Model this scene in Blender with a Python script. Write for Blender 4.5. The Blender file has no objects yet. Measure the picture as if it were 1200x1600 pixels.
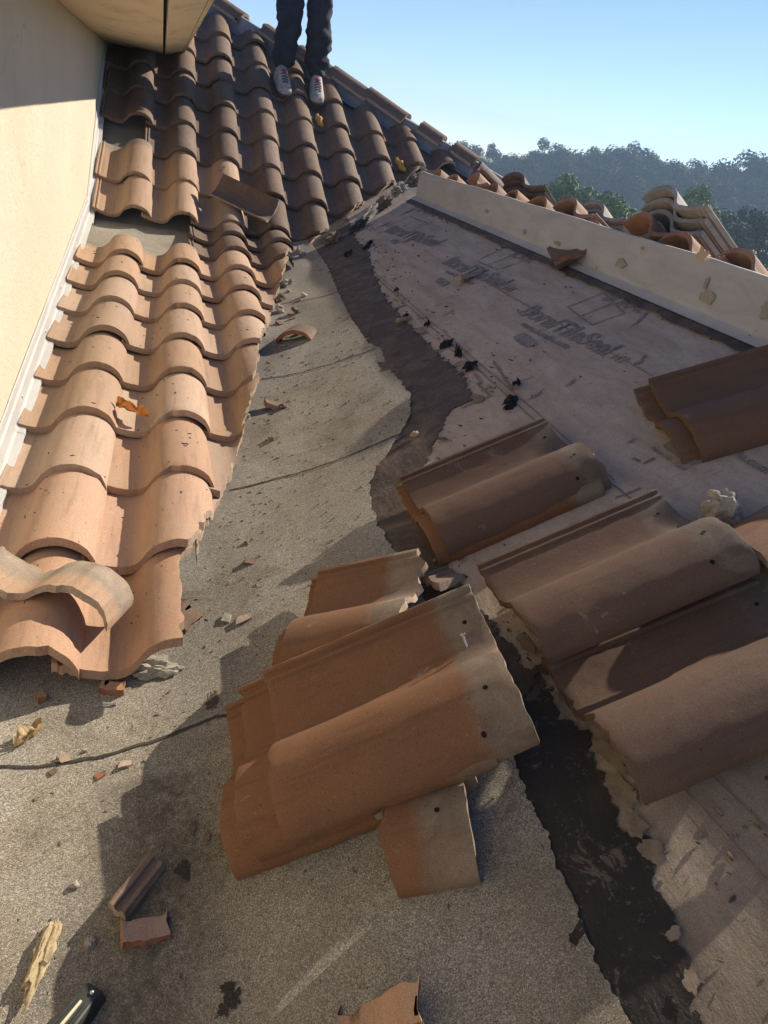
import bpy, bmesh, math, random
from mathutils import Vector, Matrix, noise
random.seed(7)
R_ = math.radians
C = bpy.context.scene.collection

# ------------------------------------------------------------------ camera, sky, sun, exposure
PITCH, ROLL, YAW, FPX = R_(27.171), R_(10.758), R_(20.0), 1130.0
CAM = Vector((0, 0, 1.22))
def ray(px, py):
    """direction in the world of a pixel of the 1200x1600 photograph"""
    xc, yc = px - 600.0, 800.0 - py
    xu = xc * math.cos(ROLL) - yc * math.sin(ROLL); yu = xc * math.sin(ROLL) + yc * math.cos(ROLL)
    vx, vy, vz = xu, FPX * math.cos(PITCH) + yu * math.sin(PITCH), yu * math.cos(PITCH) - FPX * math.sin(PITCH)
    c, s = math.cos(YAW), math.sin(YAW)
    return Vector((vx * c + vy * s, -vx * s + vy * c, vz)).normalized()
fw = ray(600, 800); rt = (ray(700, 800) / ray(700, 800).dot(fw) - fw).normalized(); up = rt.cross(fw)
cd = bpy.data.cameras.new('camera'); cam = bpy.data.objects.new('camera', cd); C.objects.link(cam)
cam.matrix_world = Matrix(((rt.x, up.x, -fw.x, CAM.x), (rt.y, up.y, -fw.y, CAM.y), (rt.z, up.z, -fw.z, CAM.z), (0, 0, 0, 1)))
cd.sensor_fit = 'VERTICAL'; cd.sensor_height = 24; cd.lens = FPX / 1600 * 24; cd.clip_start = .02; cd.clip_end = 6000
bpy.context.scene.camera = cam

SUN_EL, SUN_AZ = R_(32.5), R_(63)                        # azimuth clockwise from +Y
w = bpy.data.worlds.new('World'); bpy.context.scene.world = w; w.use_nodes = True
nt = w.node_tree; bg = nt.nodes['Background']
sky = nt.nodes.new('ShaderNodeTexSky'); sky.sky_type = 'NISHITA'; sky.sun_disc = False
sky.sun_elevation = SUN_EL; sky.sun_rotation = SUN_AZ; sky.air_density = .75; sky.dust_density = .0; sky.ozone_density = 1.2
tint = nt.nodes.new('ShaderNodeMix'); tint.data_type = 'RGBA'; tint.blend_type = 'MULTIPLY'; tint.inputs[0].default_value = 1
tint.inputs[7].default_value = (.82, .885, 1.08, 1)       # a clear, slightly bluer morning sky
nt.links.new(sky.outputs[0], tint.inputs[6]); nt.links.new(tint.outputs[2], bg.inputs[0]); bg.inputs[1].default_value = .092
sl = bpy.data.lights.new('sun', 'SUN'); sl.energy = 4.7; sl.angle = R_(.5); sl.color = (1, .89, .74)
so = bpy.data.objects.new('sun', sl); C.objects.link(so)
SUND = Vector((math.cos(SUN_EL) * math.sin(SUN_AZ), math.cos(SUN_EL) * math.cos(SUN_AZ), math.sin(SUN_EL)))
so.rotation_euler = SUND.to_track_quat('Z', 'Y').to_euler(); so.location = (20, 5, 15)
vs = bpy.context.scene.view_settings
vs.view_transform = 'Standard'; vs.look = 'None'; vs.gamma = 1; vs.exposure = .70

# ------------------------------------------------------------------ the three roof planes
TL, TU, TR = math.tan(R_(5.5)), math.tan(R_(28)), math.tan(R_(28))
YC, XV = 4.9, -.08                                       # crease of the steep slope, start of the valley
def zL(x, y): return TL * y
def zU(x, y): return TL * YC + TU * (y - YC)
def zR(x, y): return TR * (x - XV)
def _hit(px, py, a, b, c):
    v = ray(px, py); t = (c - CAM.z) / (v.z - a * v.x - b * v.y); return CAM + v * t
def at_L(px, py, o=0): return _hit(px, py, 0, TL, o)
def at_U(px, py, o=0): return _hit(px, py, 0, TU, TL * YC - TU * YC + o)
def at_R(px, py, o=0): return _hit(px, py, TR, 0, -TR * XV + o)
aR = math.atan(TR)
ES, EY, NR = Vector((math.cos(aR), 0, math.sin(aR))), Vector((0, 1, 0)), Vector((-math.sin(aR), 0, math.cos(aR)))
def smax(a, b, k=.10):
    h = max(k - abs(a - b), 0) / k
    return max(a, b) + h * h * k * .25
def fbm(x, y, z=0, o=3): return noise.fractal(Vector((x, y, z)), 1.0, 2.0, o)

# ------------------------------------------------------------------ object helpers
def tag(o, label, cat, group=None, kind=None):
    o['label'] = label; o['category'] = cat
    if group: o['group'] = group
    if kind: o['kind'] = kind
    return o
def empty(name, loc=(0, 0, 0), rotz=0):
    o = bpy.data.objects.new(name, None); C.objects.link(o); o.location = loc; o.rotation_euler = (0, 0, rotz)
    o.empty_display_size = .05
    return o
def finish(name, bm, mats, parent=None, smooth=True, angle=35, link=True):
    me = bpy.data.meshes.new(name); bm.normal_update(); bm.to_mesh(me); bm.free()
    for m in (mats if isinstance(mats, (list, tuple)) else [mats]): me.materials.append(m)
    if smooth:
        me.polygons.foreach_set('use_smooth', [True] * len(me.polygons)); me.set_sharp_from_angle(angle=R_(angle))
    if not link: return me
    o = bpy.data.objects.new(name, me); C.objects.link(o)
    if parent: o.parent = parent
    return o
def bm_box(bm, lo, hi, mi=0):
    x0, y0, z0 = lo; x1, y1, z1 = hi
    v = [bm.verts.new(p) for p in ((x0,y0,z0),(x1,y0,z0),(x1,y1,z0),(x0,y1,z0),(x0,y0,z1),(x1,y0,z1),(x1,y1,z1),(x0,y1,z1))]
    for f in ((0,3,2,1),(4,5,6,7),(0,1,5,4),(1,2,6,5),(2,3,7,6),(3,0,4,7)):
        bm.faces.new([v[i] for i in f]).material_index = mi
def bm_hex(bm, pts, mi=0):
    v = [bm.verts.new(p) for p in pts]
    for f in ((0,3,2,1),(4,5,6,7),(0,1,5,4),(1,2,6,5),(2,3,7,6),(3,0,4,7)):
        bm.faces.new([v[i] for i in f]).material_index = mi
def bm_tube(bm, pts, rad, seg=8):
    rings = []
    for i, p in enumerate(pts):
        p = Vector(p); a = Vector(pts[max(i-1, 0)]); b = Vector(pts[min(i+1, len(pts)-1)])
        d = (b - a).normalized(); s = d.orthogonal().normalized(); t = d.cross(s)
        r = rad[i] if isinstance(rad, (list, tuple)) else rad
        rings.append([bm.verts.new(p + (s * math.cos(k*2*math.pi/seg) + t * math.sin(k*2*math.pi/seg)) * r) for k in range(seg)])
    for a, b in zip(rings, rings[1:]):
        for k in range(seg): bm.faces.new((a[k], a[(k+1) % seg], b[(k+1) % seg], b[k]))
    bm.faces.new(rings[0][::-1]); bm.faces.new(rings[-1])
def bevel_all(bm, off, seg=2, ang=40):
    bm.normal_update()
    es = [e for e in bm.edges if len(e.link_faces) == 2 and e.calc_face_angle(0) > R_(ang)]
    bmesh.ops.bevel(bm, geom=es, offset=off, segments=seg, affect='EDGES', profile=.6, clamp_overlap=True)
def lerp_poly(poly, y):
    if y <= poly[0][0]: return poly[0][1]
    for (a, b), (c, d) in zip(poly, poly[1:]):
        if y <= c: return b + (d - b) * (y - a) / (c - a)
    return poly[-1][1]

# ------------------------------------------------------------------ materials
class NT:
    def __init__(s, name):
        s.m = bpy.data.materials.new(name); s.m.use_nodes = True; s.t = s.m.node_tree; s.n = s.t.nodes
        s.b = s.n['Principled BSDF']; s.b.inputs['Roughness'].default_value = .85
        s.b.inputs['Specular IOR Level'].default_value = .3
    def new(s, typ, **kw):
        n = s.n.new(typ)
        for k, v in kw.items(): setattr(n, k, v)
        return n
    def link(s, a, b): s.t.links.new(a, b)
    def coord(s, out='Object', rnd=True):
        c = s.new('ShaderNodeTexCoord').outputs[out]
        if not rnd: return c
        oi = s.new('ShaderNodeObjectInfo'); a = s.new('ShaderNodeVectorMath', operation='ADD')
        ml = s.new('ShaderNodeMath', operation='MULTIPLY'); ml.inputs[1].default_value = 37.0
        s.link(oi.outputs['Random'], ml.inputs[0]); s.link(c, a.inputs[0]); s.link(ml.outputs[0], a.inputs[1])
        return a.outputs[0]
    def noise(s, vec, scale, detail=3, rough=.6, dist=0):
        n = s.new('ShaderNodeTexNoise'); n.inputs['Scale'].default_value = scale; n.inputs['Detail'].default_value = detail
        n.inputs['Roughness'].default_value = rough; n.inputs['Distortion'].default_value = dist
        s.link(vec, n.inputs['Vector']); return n.outputs['Fac']
    def mapv(s, vec, sc):
        m = s.new('ShaderNodeMapping'); m.inputs['Scale'].default_value = sc; s.link(vec, m.inputs['Vector']); return m.outputs[0]
    def ramp(s, fac, stops):
        r = s.new('ShaderNodeValToRGB'); cr = r.color_ramp
        while len(cr.elements) < len(stops): cr.elements.new(.5)
        for e, (p, c) in zip(cr.elements, stops):
            e.position = p; e.color = (c, c, c, 1) if isinstance(c, (int, float)) else (*c, 1)
        s.link(fac, r.inputs[0]); return r.outputs[0]
    def mix(s, fac, a, b, mode='MIX'):
        m = s.new('ShaderNodeMix', data_type='RGBA', blend_type=mode)
        for i, v in ((0, fac), (6, a), (7, b)):
            if isinstance(v, (int, float)): m.inputs[i].default_value = v
            elif isinstance(v, tuple): m.inputs[i].default_value = (*v, 1)
            else: s.link(v, m.inputs[i])
        return m.outputs[2]
    def math(s, op, a, b=0.0):
        m = s.new('ShaderNodeMath', operation=op)
        for i, v in ((0, a), (1, b)):
            if isinstance(v, (int, float)): m.inputs[i].default_value = v
            else: s.link(v, m.inputs[i])
        return m.outputs[0]
    def bump(s, h, strength=.3, dist=.002, prev=None):
        b = s.new('ShaderNodeBump'); b.inputs['Strength'].default_value = strength; b.inputs['Distance'].default_value = dist
        s.link(h, b.inputs['Height'])
        if prev: s.link(prev, b.inputs['Normal'])
        return b.outputs[0]
    def done(s, col, nrm=None, rough=None):
        if isinstance(col, tuple): s.b.inputs['Base Color'].default_value = (*col, 1)
        else: s.link(col, s.b.inputs['Base Color'])
        if nrm: s.link(nrm, s.b.inputs['Normal'])
        if rough is not None: s.b.inputs['Roughness'].default_value = rough
        return s.m

def mat_tile(name, base, alt, band, dust, band_on=.82, var=.18, gloss=.8, dustamt=.5, satv=.24):
    s = NT(name); co = s.coord()
    big = s.noise(co, 7, 4, .6, .4); mid = s.noise(co, 38, 4, .65); fine = s.noise(co, 620, 2, .7)
    c = s.mix(s.ramp(big, [(.35, 0), (.68, 1)]), base, alt)
    c = s.mix(s.math('MULTIPLY', s.ramp(mid, [(.45, 0), (.75, 1)]), dustamt), c, dust)
    # head lap: bare grey weathered concrete
    uv = s.new('ShaderNodeUVMap'); uv.uv_map = 'UVMap'; sp = s.new('ShaderNodeSeparateXYZ'); s.link(uv.outputs[0], sp.inputs[0])
    vv = s.math('ADD', sp.outputs[1], s.math('MULTIPLY', s.math('SUBTRACT', s.noise(co, 16, 6, .7), .5), .13))
    hb = s.ramp(vv, [(band_on - .01, 0), (band_on + .05, 1)])
    bandc = s.mix(s.ramp(s.noise(co, 11, 4, .6, 1), [(.38, 0), (.65, 1)]), band, tuple(.62 * v for v in band))
    c = s.mix(s.math('MULTIPLY', hb, s.ramp(s.noise(co, 9, 4), [(.2, .6), (.6, 1)])), c, bandc)
    # dark water streaks running down the tile
    st = s.noise(s.mapv(co, (26, 2.2, 8)), 1.6, 4, .65)
    c = s.mix(s.math('MULTIPLY', s.ramp(st, [(.52, 0), (.74, 1)]), .42), c, tuple(.38 * v for v in base))
    sp2 = s.noise(co, 170, 2, .6)
    c = s.mix(s.ramp(sp2, [(.68, 0), (.74, .75)]), c, tuple(.25 * v for v in base))
    c = s.mix(s.ramp(sp2, [(.26, .5), (.31, 0)]), c, tuple(min(.6, 1.7 * v + .03) for v in base))
    cr = s.math('MULTIPLY', s.ramp(s.noise(co, 13, 6, .78, .5), [(.64, 0), (.68, .65)]), s.ramp(mid, [(.4, .2), (.6, 1)]))
    c = s.mix(cr, c, tuple(min(.6, .35*v + .25*w_) for v, w_ in zip(base, (1, .9, .72))))
    sc_ = s.ramp(s.noise(s.mapv(co, (60, 5, 20)), 2.2, 3, .6, .3), [(.70, 0), (.74, .5)])
    c = s.mix(sc_, c, tuple(min(.6, 1.5*v + .05) for v in base))
    # granular speckle
    c = s.mix(1.0, c, s.ramp(fine, [(.28, .62), (.5, 1.0), (.72, 1.34)]), 'MULTIPLY')
    oi = s.new('ShaderNodeObjectInfo')
    vr = s.math('ADD', 1 - var / 2, s.math('MULTIPLY', oi.outputs['Random'], var))
    hs = s.new('ShaderNodeHueSaturation'); s.link(vr, hs.inputs['Value']); s.link(c, hs.inputs['Color'])
    s.link(s.math('ADD', 1 - satv/2, s.math('MULTIPLY', s.math('FRACT', s.math('MULTIPLY', oi.outputs['Random'], 7.31)), satv)), hs.inputs['Saturation'])
    nb = s.bump(fine, .35, .0015); nb = s.bump(mid, .25, .003, nb)
    return s.done(hs.outputs[0], nb, gloss)
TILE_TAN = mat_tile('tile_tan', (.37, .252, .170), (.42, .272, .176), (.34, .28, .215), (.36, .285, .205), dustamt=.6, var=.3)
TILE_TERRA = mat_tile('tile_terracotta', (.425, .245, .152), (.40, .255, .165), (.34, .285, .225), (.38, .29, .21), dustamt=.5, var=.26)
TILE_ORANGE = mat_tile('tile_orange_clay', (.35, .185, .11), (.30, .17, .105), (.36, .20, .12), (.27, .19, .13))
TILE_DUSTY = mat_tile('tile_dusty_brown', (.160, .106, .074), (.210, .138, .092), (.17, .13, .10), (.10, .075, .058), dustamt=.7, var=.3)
TILE_FRONT = mat_tile('tile_orange_brown', (.205, .097, .044), (.180, .086, .040), (.235, .18, .125), (.15, .083, .045), band_on=.80, var=.05, dustamt=.3, satv=.03)
TILE_FRONT_SNAP = mat_tile('tile_orange_brown_snapped', (.215, .106, .050), (.175, .09, .047), (.27, .215, .155), (.15, .088, .048), band_on=.42, var=.08)
TILE_MAROON = mat_tile('tile_maroon_brown', (.150, .080, .042), (.120, .067, .038), (.18, .13, .085), (.125, .075, .043), band_on=.82, gloss=.72, dustamt=.7)
TILE_GREY = mat_tile('tile_grey_concrete', (.37, .33, .265), (.31, .275, .22), (.38, .34, .28), (.27, .235, .19))
def mat_raw(name, a, b, sc=60):
    s = NT(name); co = s.coord(); n = s.noise(co, sc, 5, .7); f = s.noise(co, 500, 2)
    c = s.mix(s.ramp(n, [(.35, 0), (.65, 1)]), a, b); c = s.mix(1.0, c, s.ramp(f, [(.3, .7), (.7, 1.25)]), 'MULTIPLY')
    return s.done(c, s.bump(n, .6, .004), .92)
RAW = mat_raw('broken_concrete', (.42, .33, .25), (.30, .22, .16))
RAW_RED = mat_raw('broken_clay', (.36, .155, .08), (.25, .11, .06))
MORTAR = mat_raw('mortar', (.40, .36, .29), (.26, .23, .18), 35)
MORTAR_TAN = mat_raw('mortar_tan', (.44, .35, .20), (.33, .26, .15), 35)

def mat_granule():
    s = NT('mineral_cap_sheet'); co = s.coord(rnd=False)
    vo = s.new('ShaderNodeTexVoronoi'); vo.inputs['Scale'].default_value = 680; s.link(co, vo.inputs['Vector'])
    sep = s.new('ShaderNodeSeparateColor'); s.link(vo.outputs['Color'], sep.inputs[0])
    g = s.ramp(sep.outputs[0], [(.0, (.12, .108, .085)), (.3, (.215, .195, .155)), (.62, (.315, .285, .228)), (.9, (.435, .40, .33)), (1, (.60, .56, .48))])
    big = s.noise(co, 2.6, 6, .68, .5)
    g = s.mix(1.0, g, s.ramp(big, [(.3, (.66, .63, .58)), (.46, (.98, .96, .92)), (.56, (1, 1, 1)), (.72, (1.22, 1.22, 1.22))]), 'MULTIPLY')
    worn = s.ramp(s.noise(s.mapv(co, (3, 9, 3)), 1.3, 6, .75, .8), [(.60, 0), (.74, .45)])
    g = s.mix(worn, g, (.46, .44, .40))
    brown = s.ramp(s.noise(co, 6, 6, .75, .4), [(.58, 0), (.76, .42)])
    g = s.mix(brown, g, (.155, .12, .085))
    mottle = s.ramp(s.math('ADD', s.noise(co, 4, 6, .7), 0), [(.40, .15), (.62, .5)])
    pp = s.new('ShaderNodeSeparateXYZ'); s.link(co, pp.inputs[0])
    g = s.mix(s.math('MULTIPLY', mottle, s.ramp(pp.outputs[1], [(.45, 1), (1.05, 0)])), g, (.16, .13, .085))  # mottled brown mix, growing towards low y
    # tar-brown dirt washed along the bottom of the valley
    p = s.new('ShaderNodeSeparateXYZ'); s.link(co, p.inputs[0])
    dv = s.math('SUBTRACT', p.outputs[0], s.math('ADD', XV - .04, s.math('MULTIPLY', p.outputs[1], TL / TR)))
    dirtband = s.ramp(s.math('ABSOLUTE', s.math('ADD', dv, s.math('MULTIPLY', s.math('SUBTRACT', s.noise(co, 5, 4, .6), .5), .22))), [(.02, 1), (.17, 0)])
    near = s.ramp(p.outputs[1], [(.25, 1), (.98, 1), (1.0, .35)])
    dm = s.math('MULTIPLY', s.math('MULTIPLY', dirtband, near), s.ramp(s.noise(co, 60, 4, .75), [(.25, .2), (.62, .85)]))
    g = s.mix(dm, g, (.060, .047, .036))
    sp = s.math('MULTIPLY', s.ramp(s.noise(co, 24, 5, .75), [(.60, 0), (.72, 1)]), s.ramp(s.noise(co, 140, 3, .7), [(.42, 0), (.6, .8)]))
    g = s.mix(sp, g, (.07, .055, .042))
    h = s.bump(s.math('SUBTRACT', 1, vo.outputs['Distance']), .55, .0016); h = s.bump(s.noise(co, 30, 4), .25, .006, h)
    return s.done(g, h, .9)
CAP = mat_granule()
def mat_under():
    s = NT('tile_underlayment'); co = s.coord(rnd=False)
    n1 = s.noise(s.mapv(co, (9, 2.2, 4)), 1.7, 6, .66, .6); n2 = s.noise(co, 46, 5, .7); n3 = s.noise(co, 420, 2, .6)
    c = s.ramp(n1, [(.28, (.31, .240, .180)), (.5, (.42, .335, .258)), (.72, (.51, .425, .335))])
    c = s.mix(s.math('MULTIPLY', s.ramp(n2, [(.5, 0), (.72, 1)]), .4), c, (.24, .19, .155))
    sm = s.ramp(s.noise(s.mapv(co, (3, 14, 3)), 1.5, 5, .75, 1.2), [(.60, 0), (.72, 1)])
    c = s.mix(s.math('MULTIPLY', sm, .5), c, (.17, .135, .11))
    sm2 = s.ramp(s.noise(s.mapv(co, (16, 2.5, 3)), 1.2, 6, .8, .5), [(.62, 0), (.70, .45)])
    c = s.mix(sm2, c, (.20, .155, .125))
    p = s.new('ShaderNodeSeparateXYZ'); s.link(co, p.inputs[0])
    near_brown = s.ramp(s.math('ADD', p.outputs[1], s.math('MULTIPLY', s.math('SUBTRACT', s.noise(co, 5, 6, .7, .5), .5), 1.1)), [(.35, .85), (1.0, 0)])  # sheet turns browner towards its near end, edge broken by noise
    c = s.mix(near_brown, c, (.165, .13, .092))
    c = s.mix(1.0, c, s.ramp(n3, [(.3, .78), (.7, 1.2)]), 'MULTIPLY')
    h = s.bump(n2, .25, .004); h = s.bump(n3, .4, .001, h); h = s.bump(n1, .16, .02, h)
    return s.done(c, h, .85)
UNDER = mat_under()
def mat_tar():
    s = NT('old_tar'); co = s.coord(rnd=False)
    n1 = s.noise(co, 9, 6, .7, 1); n2 = s.noise(co, 90, 4, .7); n3 = s.noise(s.mapv(co, (30, 6, 10)), 2, 4)
    p = s.new('ShaderNodeSeparateXYZ'); s.link(co, p.inputs[0])
    c = s.ramp(n1, [(.3, (.040, .030, .022)), (.5, (.078, .057, .040)), (.72, (.16, .118, .082))])
    fresh = s.ramp(s.math('ADD', p.outputs[1], s.math('MULTIPLY', n1, .3)), [(.0, .85), (1.0, .8), (1.35, 0)])
    c = s.mix(fresh, c, (.014, .013, .012))
    c = s.mix(s.ramp(n2, [(.62, 0), (.72, .75)]), c, (.19, .15, .115))
    res = s.ramp(s.noise(co, 16, 6, .78, .6), [(.58, 0), (.64, .7)])
    c = s.mix(res, c, (.15, .115, .085))
    h = s.bump(n2, .5, .004); h = s.bump(n3, .35, .006, h)
    return s.done(c, h, .68)
TAR = mat_tar()
def plain(name, col, rough=.8, alt=None, sc=8, bump=.15, fine=90, metal=0):
    s = NT(name); co = s.coord(); n = s.noise(co, sc, 5, .65, .3); f = s.noise(co, fine, 3)
    c = s.mix(s.ramp(n, [(.35, 0), (.68, 1)]), col, alt or tuple(.72 * v for v in col))
    s.b.inputs['Metallic'].default_value = metal
    return s.done(c, s.bump(f, bump, .002), rough)
BLACK_SCRAP = plain('black_membrane', (.022, .021, .022), .6, (.05, .045, .042), 30)
STUCCO = None
def mat_stucco():
    s = NT('cream_stucco'); co = s.coord(rnd=False)
    n = s.noise(co, 1.4, 5, .6); f = s.noise(co, 90, 5, .7); g = s.noise(co, 14, 5, .7, .6)
    c = s.mix(s.ramp(n, [(.3, 0), (.7, 1)]), (.62, .555, .425), (.57, .50, .37))
    c = s.mix(s.ramp(g, [(.62, 0), (.74, .35)]), c, (.54, .45, .31))
    vo = s.new('ShaderNodeTexVoronoi', feature='DISTANCE_TO_EDGE'); vo.inputs['Scale'].default_value = 1.7
    dst = s.new('ShaderNodeMix', data_type='VECTOR'); dst.inputs[0].default_value = .12; s.link(co, dst.inputs[4])
    nz = s.new('ShaderNodeTexNoise'); nz.inputs['Scale'].default_value = 6; s.link(co, nz.inputs['Vector']); s.link(nz.outputs['Color'], dst.inputs[5]); s.link(dst.outputs[1], vo.inputs['Vector'])
    ck = s.math('MULTIPLY', s.ramp(vo.outputs['Distance'], [(.002, 1), (.006, 0)]), s.ramp(s.noise(co, 2.1, 3), [(.5, 0), (.58, .35)]))
    c = s.mix(ck, c, (.36, .29, .19))
    drip = s.ramp(s.noise(s.mapv(co, (4, 9, .7)), 1.6, 5, .7), [(.56, 0), (.75, .4)])
    c = s.mix(drip, c, (.50, .42, .29))
    return s.done(c, s.bump(f, .8, .005, s.bump(g, .5, .012)), .92)
STUCCO = mat_stucco()
def mat_soffit():
    s = NT('soffit_stucco'); co = s.coord(rnd=False)
    n = s.noise(s.mapv(co, (4, 1.6, 4)), 1.5, 5, .6, .3); f = s.noise(co, 140, 4)
    c = s.ramp(n, [(.30, (.68, .58, .42)), (.55, (.63, .53, .37)), (.63, (.52, .42, .28)), (.65, (.62, .52, .37))])
    return s.done(c, s.bump(f, .25, .002), .9)
SOFFIT = mat_soffit()
WHITE_METAL = plain('white_painted_metal', (.84, .84, .82), .5, (.78, .77, .74), 6, .02)
def mat_curb():
    s = NT('cream_coated_flashing'); co = s.coord(rnd=False)
    n = s.noise(s.mapv(co, (3, 1.3, 5)), 2.6, 6, .7, .8); sp = s.noise(co, 17, 6, .75, .8); f = s.noise(co, 200, 3)
    c = s.ramp(n, [(.3, (.38, .35, .29)), (.52, (.46, .43, .365)), (.72, (.53, .50, .43))])
    c = s.mix(s.ramp(sp, [(.60, 0), (.70, .6)]), c, (.33, .285, .22))
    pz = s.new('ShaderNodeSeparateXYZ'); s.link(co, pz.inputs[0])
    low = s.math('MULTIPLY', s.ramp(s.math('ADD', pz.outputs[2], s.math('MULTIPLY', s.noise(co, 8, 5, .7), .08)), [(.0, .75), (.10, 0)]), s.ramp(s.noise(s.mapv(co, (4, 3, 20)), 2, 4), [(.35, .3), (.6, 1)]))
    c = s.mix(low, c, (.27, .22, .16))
    ru = s.ramp(s.noise(s.mapv(co, (4, 2, 3)), 1.9, 5, .7), [(.60, 0), (.72, .5)])
    c = s.mix(ru, c, (.50, .33, .20))
    return s.done(c, s.bump(sp, .35, .004, s.bump(f, .2, .001)), .7)
CURB = mat_curb()
HIPMAT = plain('blue_grey_membrane', (.30, .31, .335), .7, (.21, .215, .235), 7, .2)
INK = plain('printed_ink', (.16, .132, .115), .85, (.30, .255, .225), 38)
CHALK = plain('red_chalk', (.20, .115, .085), .9, (.26, .19, .155), 40)
SEAM = plain('lap_edge', (.032, .027, .022), .9, (.07, .058, .045), 30)
BLUEY = plain('weathered_deck_sheet', (.20, .185, .165), .9, (.14, .13, .115), 5, .3)
LEAF_T = plain('dry_leaf_tan', (.66, .54, .33), .8, (.55, .42, .23), 30)
LEAF_O = plain('dry_leaf_orange', (.62, .36, .14), .8, (.50, .25, .08), 40)
FOAM = plain('yellow_foam', (.62, .36, .10), .9, (.50, .27, .07), 40)
STEEL = plain('steel', (.55, .55, .55), .35, (.4, .4, .4), 40, .05, metal=.9)
BLACKP = plain('black_plastic', (.025, .028, .025), .42, (.05, .055, .048), 25, .1)
CREAM_P = plain('cream_plastic', (.66, .58, .40), .5)

# ------------------------------------------------------------------ ground, sky is the world
def grass_mat():
    s = NT('meadow_grass'); co = s.coord(rnd=False); n = s.noise(co, .06, 5, .6); f = s.noise(co, 2.5, 5, .7)
    c = s.mix(s.ramp(n, [(.35, 0), (.65, 1)]), (.24, .26, .075), (.30, .29, .10))
    return s.done(s.mix(1.0, c, s.ramp(f, [(.3, .6), (.7, 1.3)]), 'MULTIPLY'), s.bump(f, .6, .2), .95)
GZ = -4.9
bm = bmesh.new()
rings = [0, 30, 60, 110, 140, 200, 400, 900, 2500]; seg = 64; prev = None
for r in rings:
    if r == 0: cur = [bm.verts.new((0, 0, GZ))]
    else: cur = [bm.verts.new((r*math.cos(k*2*math.pi/seg), r*math.sin(k*2*math.pi/seg), GZ + (0 if r < 100 else .8*fbm(r*.01, k*.3)))) for k in range(seg)]
    if prev:
        for k in range(seg):
            a, b = cur[k], cur[(k+1) % seg]
            if len(prev) == 1: bm.faces.new((prev[0], a, b))
            else: bm.faces.new((prev[k], a, b, prev[(k+1) % seg]))
    prev = cur
g = finish('ground', bm, grass_mat()); g['kind'] = 'structure'; g['label'] = 'pale green meadow below the house'; g['category'] = 'ground'

# ------------------------------------------------------------------ house: wall, soffit, fascia
WX = -.41
house = empty('house', (WX, 3, GZ)); tag(house, 'cream stucco house wall with stained soffit and fascia above the roof tiles', 'house')
def on(o, parent):                                        # parent without moving
    o.parent = parent; o.matrix_parent_inverse = parent.matrix_world.inverted() if parent.matrix_world else Matrix()
    return o
def under(parent):
    bpy.context.view_layer.update(); return parent
def P(o, parent):
    o.parent = parent
    o.location = Vector(o.location) - Vector(parent.location)
    return o
bm = bmesh.new(); ny, nz = 60, 24
g_ = [[None]*(nz+1) for _ in range(ny+1)]
for i in range(ny+1):
    y = -3 + 12*i/ny
    zb = (zL(0, y) if y < YC else zU(0, y)) - .3
    for j in range(nz+1):
        z = zb + (max(1.47, zb + .05) - zb)*j/nz
        g_[i][j] = bm.verts.new((WX + .004*fbm(y*1.5, z*1.5, 5), y, z))
for i in range(ny):
    for j in range(nz): bm.faces.new((g_[i][j], g_[i+1][j], g_[i+1][j+1], g_[i][j+1]))
bm_box(bm, (WX-.25, -3, -.8), (WX-.02, 9, 1.465))
P(finish('wall', bm, STUCCO), house)
bm = bmesh.new(); bm_box(bm, (WX-.2, .9, 1.472), (-.004, 9, 1.50)); P(finish('soffit', bm, SOFFIT, smooth=False), house)
bm = bmesh.new(); bm_hex(bm, [(.012,.9,1.470),(.138,.9,1.512),(.138,9,1.512),(.012,9,1.470),(.012,.9,1.64),(.138,.9,1.64),(.138,9,1.64),(.012,9,1.64)]); bevel_all(bm, .003); fas = P(finish('fascia', bm, SOFFIT), house)
bm = bmesh.new(); bm_box(bm, (.140, .9, 1.512), (.156, 9, 1.70)); bevel_all(bm, .003); de = finish('drip_edge', bm, plain('cream_metal', (.62, .54, .42), .5)); de.parent = fas
bm = bmesh.new(); bm_hex(bm, [(-.6,.9,1.66),(.2,.9,1.645),(.2,9,1.645),(-.6,9,1.66),(-.6,.9,1.95),(.2,.9,1.69),(.2,9,1.69),(-.6,9,1.95)]); P(finish('eave_roof', bm, TILE_DUSTY, smooth=False), house)
bm = bmesh.new(); bm_box(bm, (-3.5, -3, GZ), (3.4, 8.5, -1.2)); P(finish('lower_wall', bm, STUCCO, smooth=False), house)

# white flashing along the foot of the wall
fl = empty('wall_flashing', (WX, 3, .3)); tag(fl, 'white metal flashing strip between cream wall and roof tiles, bent at the slope change', 'flashing')
def flashing(y0, y1, zf, n=24):
    bm = bmesh.new(); prof = [(.004, .150), (.007, .148), (.0075, .118), (.013, .112), (.0135, .062), (.020, .054), (.040, .050), (.041, .040)]
    rows = []
    for i in range(n+1):
        y = y0 + (y1-y0)*i/n; j = .0015*fbm(y*3, 1)
        rows.append([bm.verts.new((WX + a + j, y, zf(0, y) + b)) for a, b in prof])
    for a, b in zip(rows, rows[1:]):
        for k in range(len(prof)-1): bm.faces.new((a[k], a[k+1], b[k+1], b[k]))
    r = bmesh.ops.solidify(bm, geom=bm.faces[:], thickness=.0012)
    return bm
for y0, y1, zf in ((-1, 2.2, zL), (2.19, 4.84, lambda x, y: zL(x, y) + .0018), (4.80, 8.3, lambda x, y: zU(x, max(y, 4.80)) + .012)):
    P(finish('strip', flashing(y0, y1, zf), WHITE_METAL, smooth=False), fl)
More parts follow.
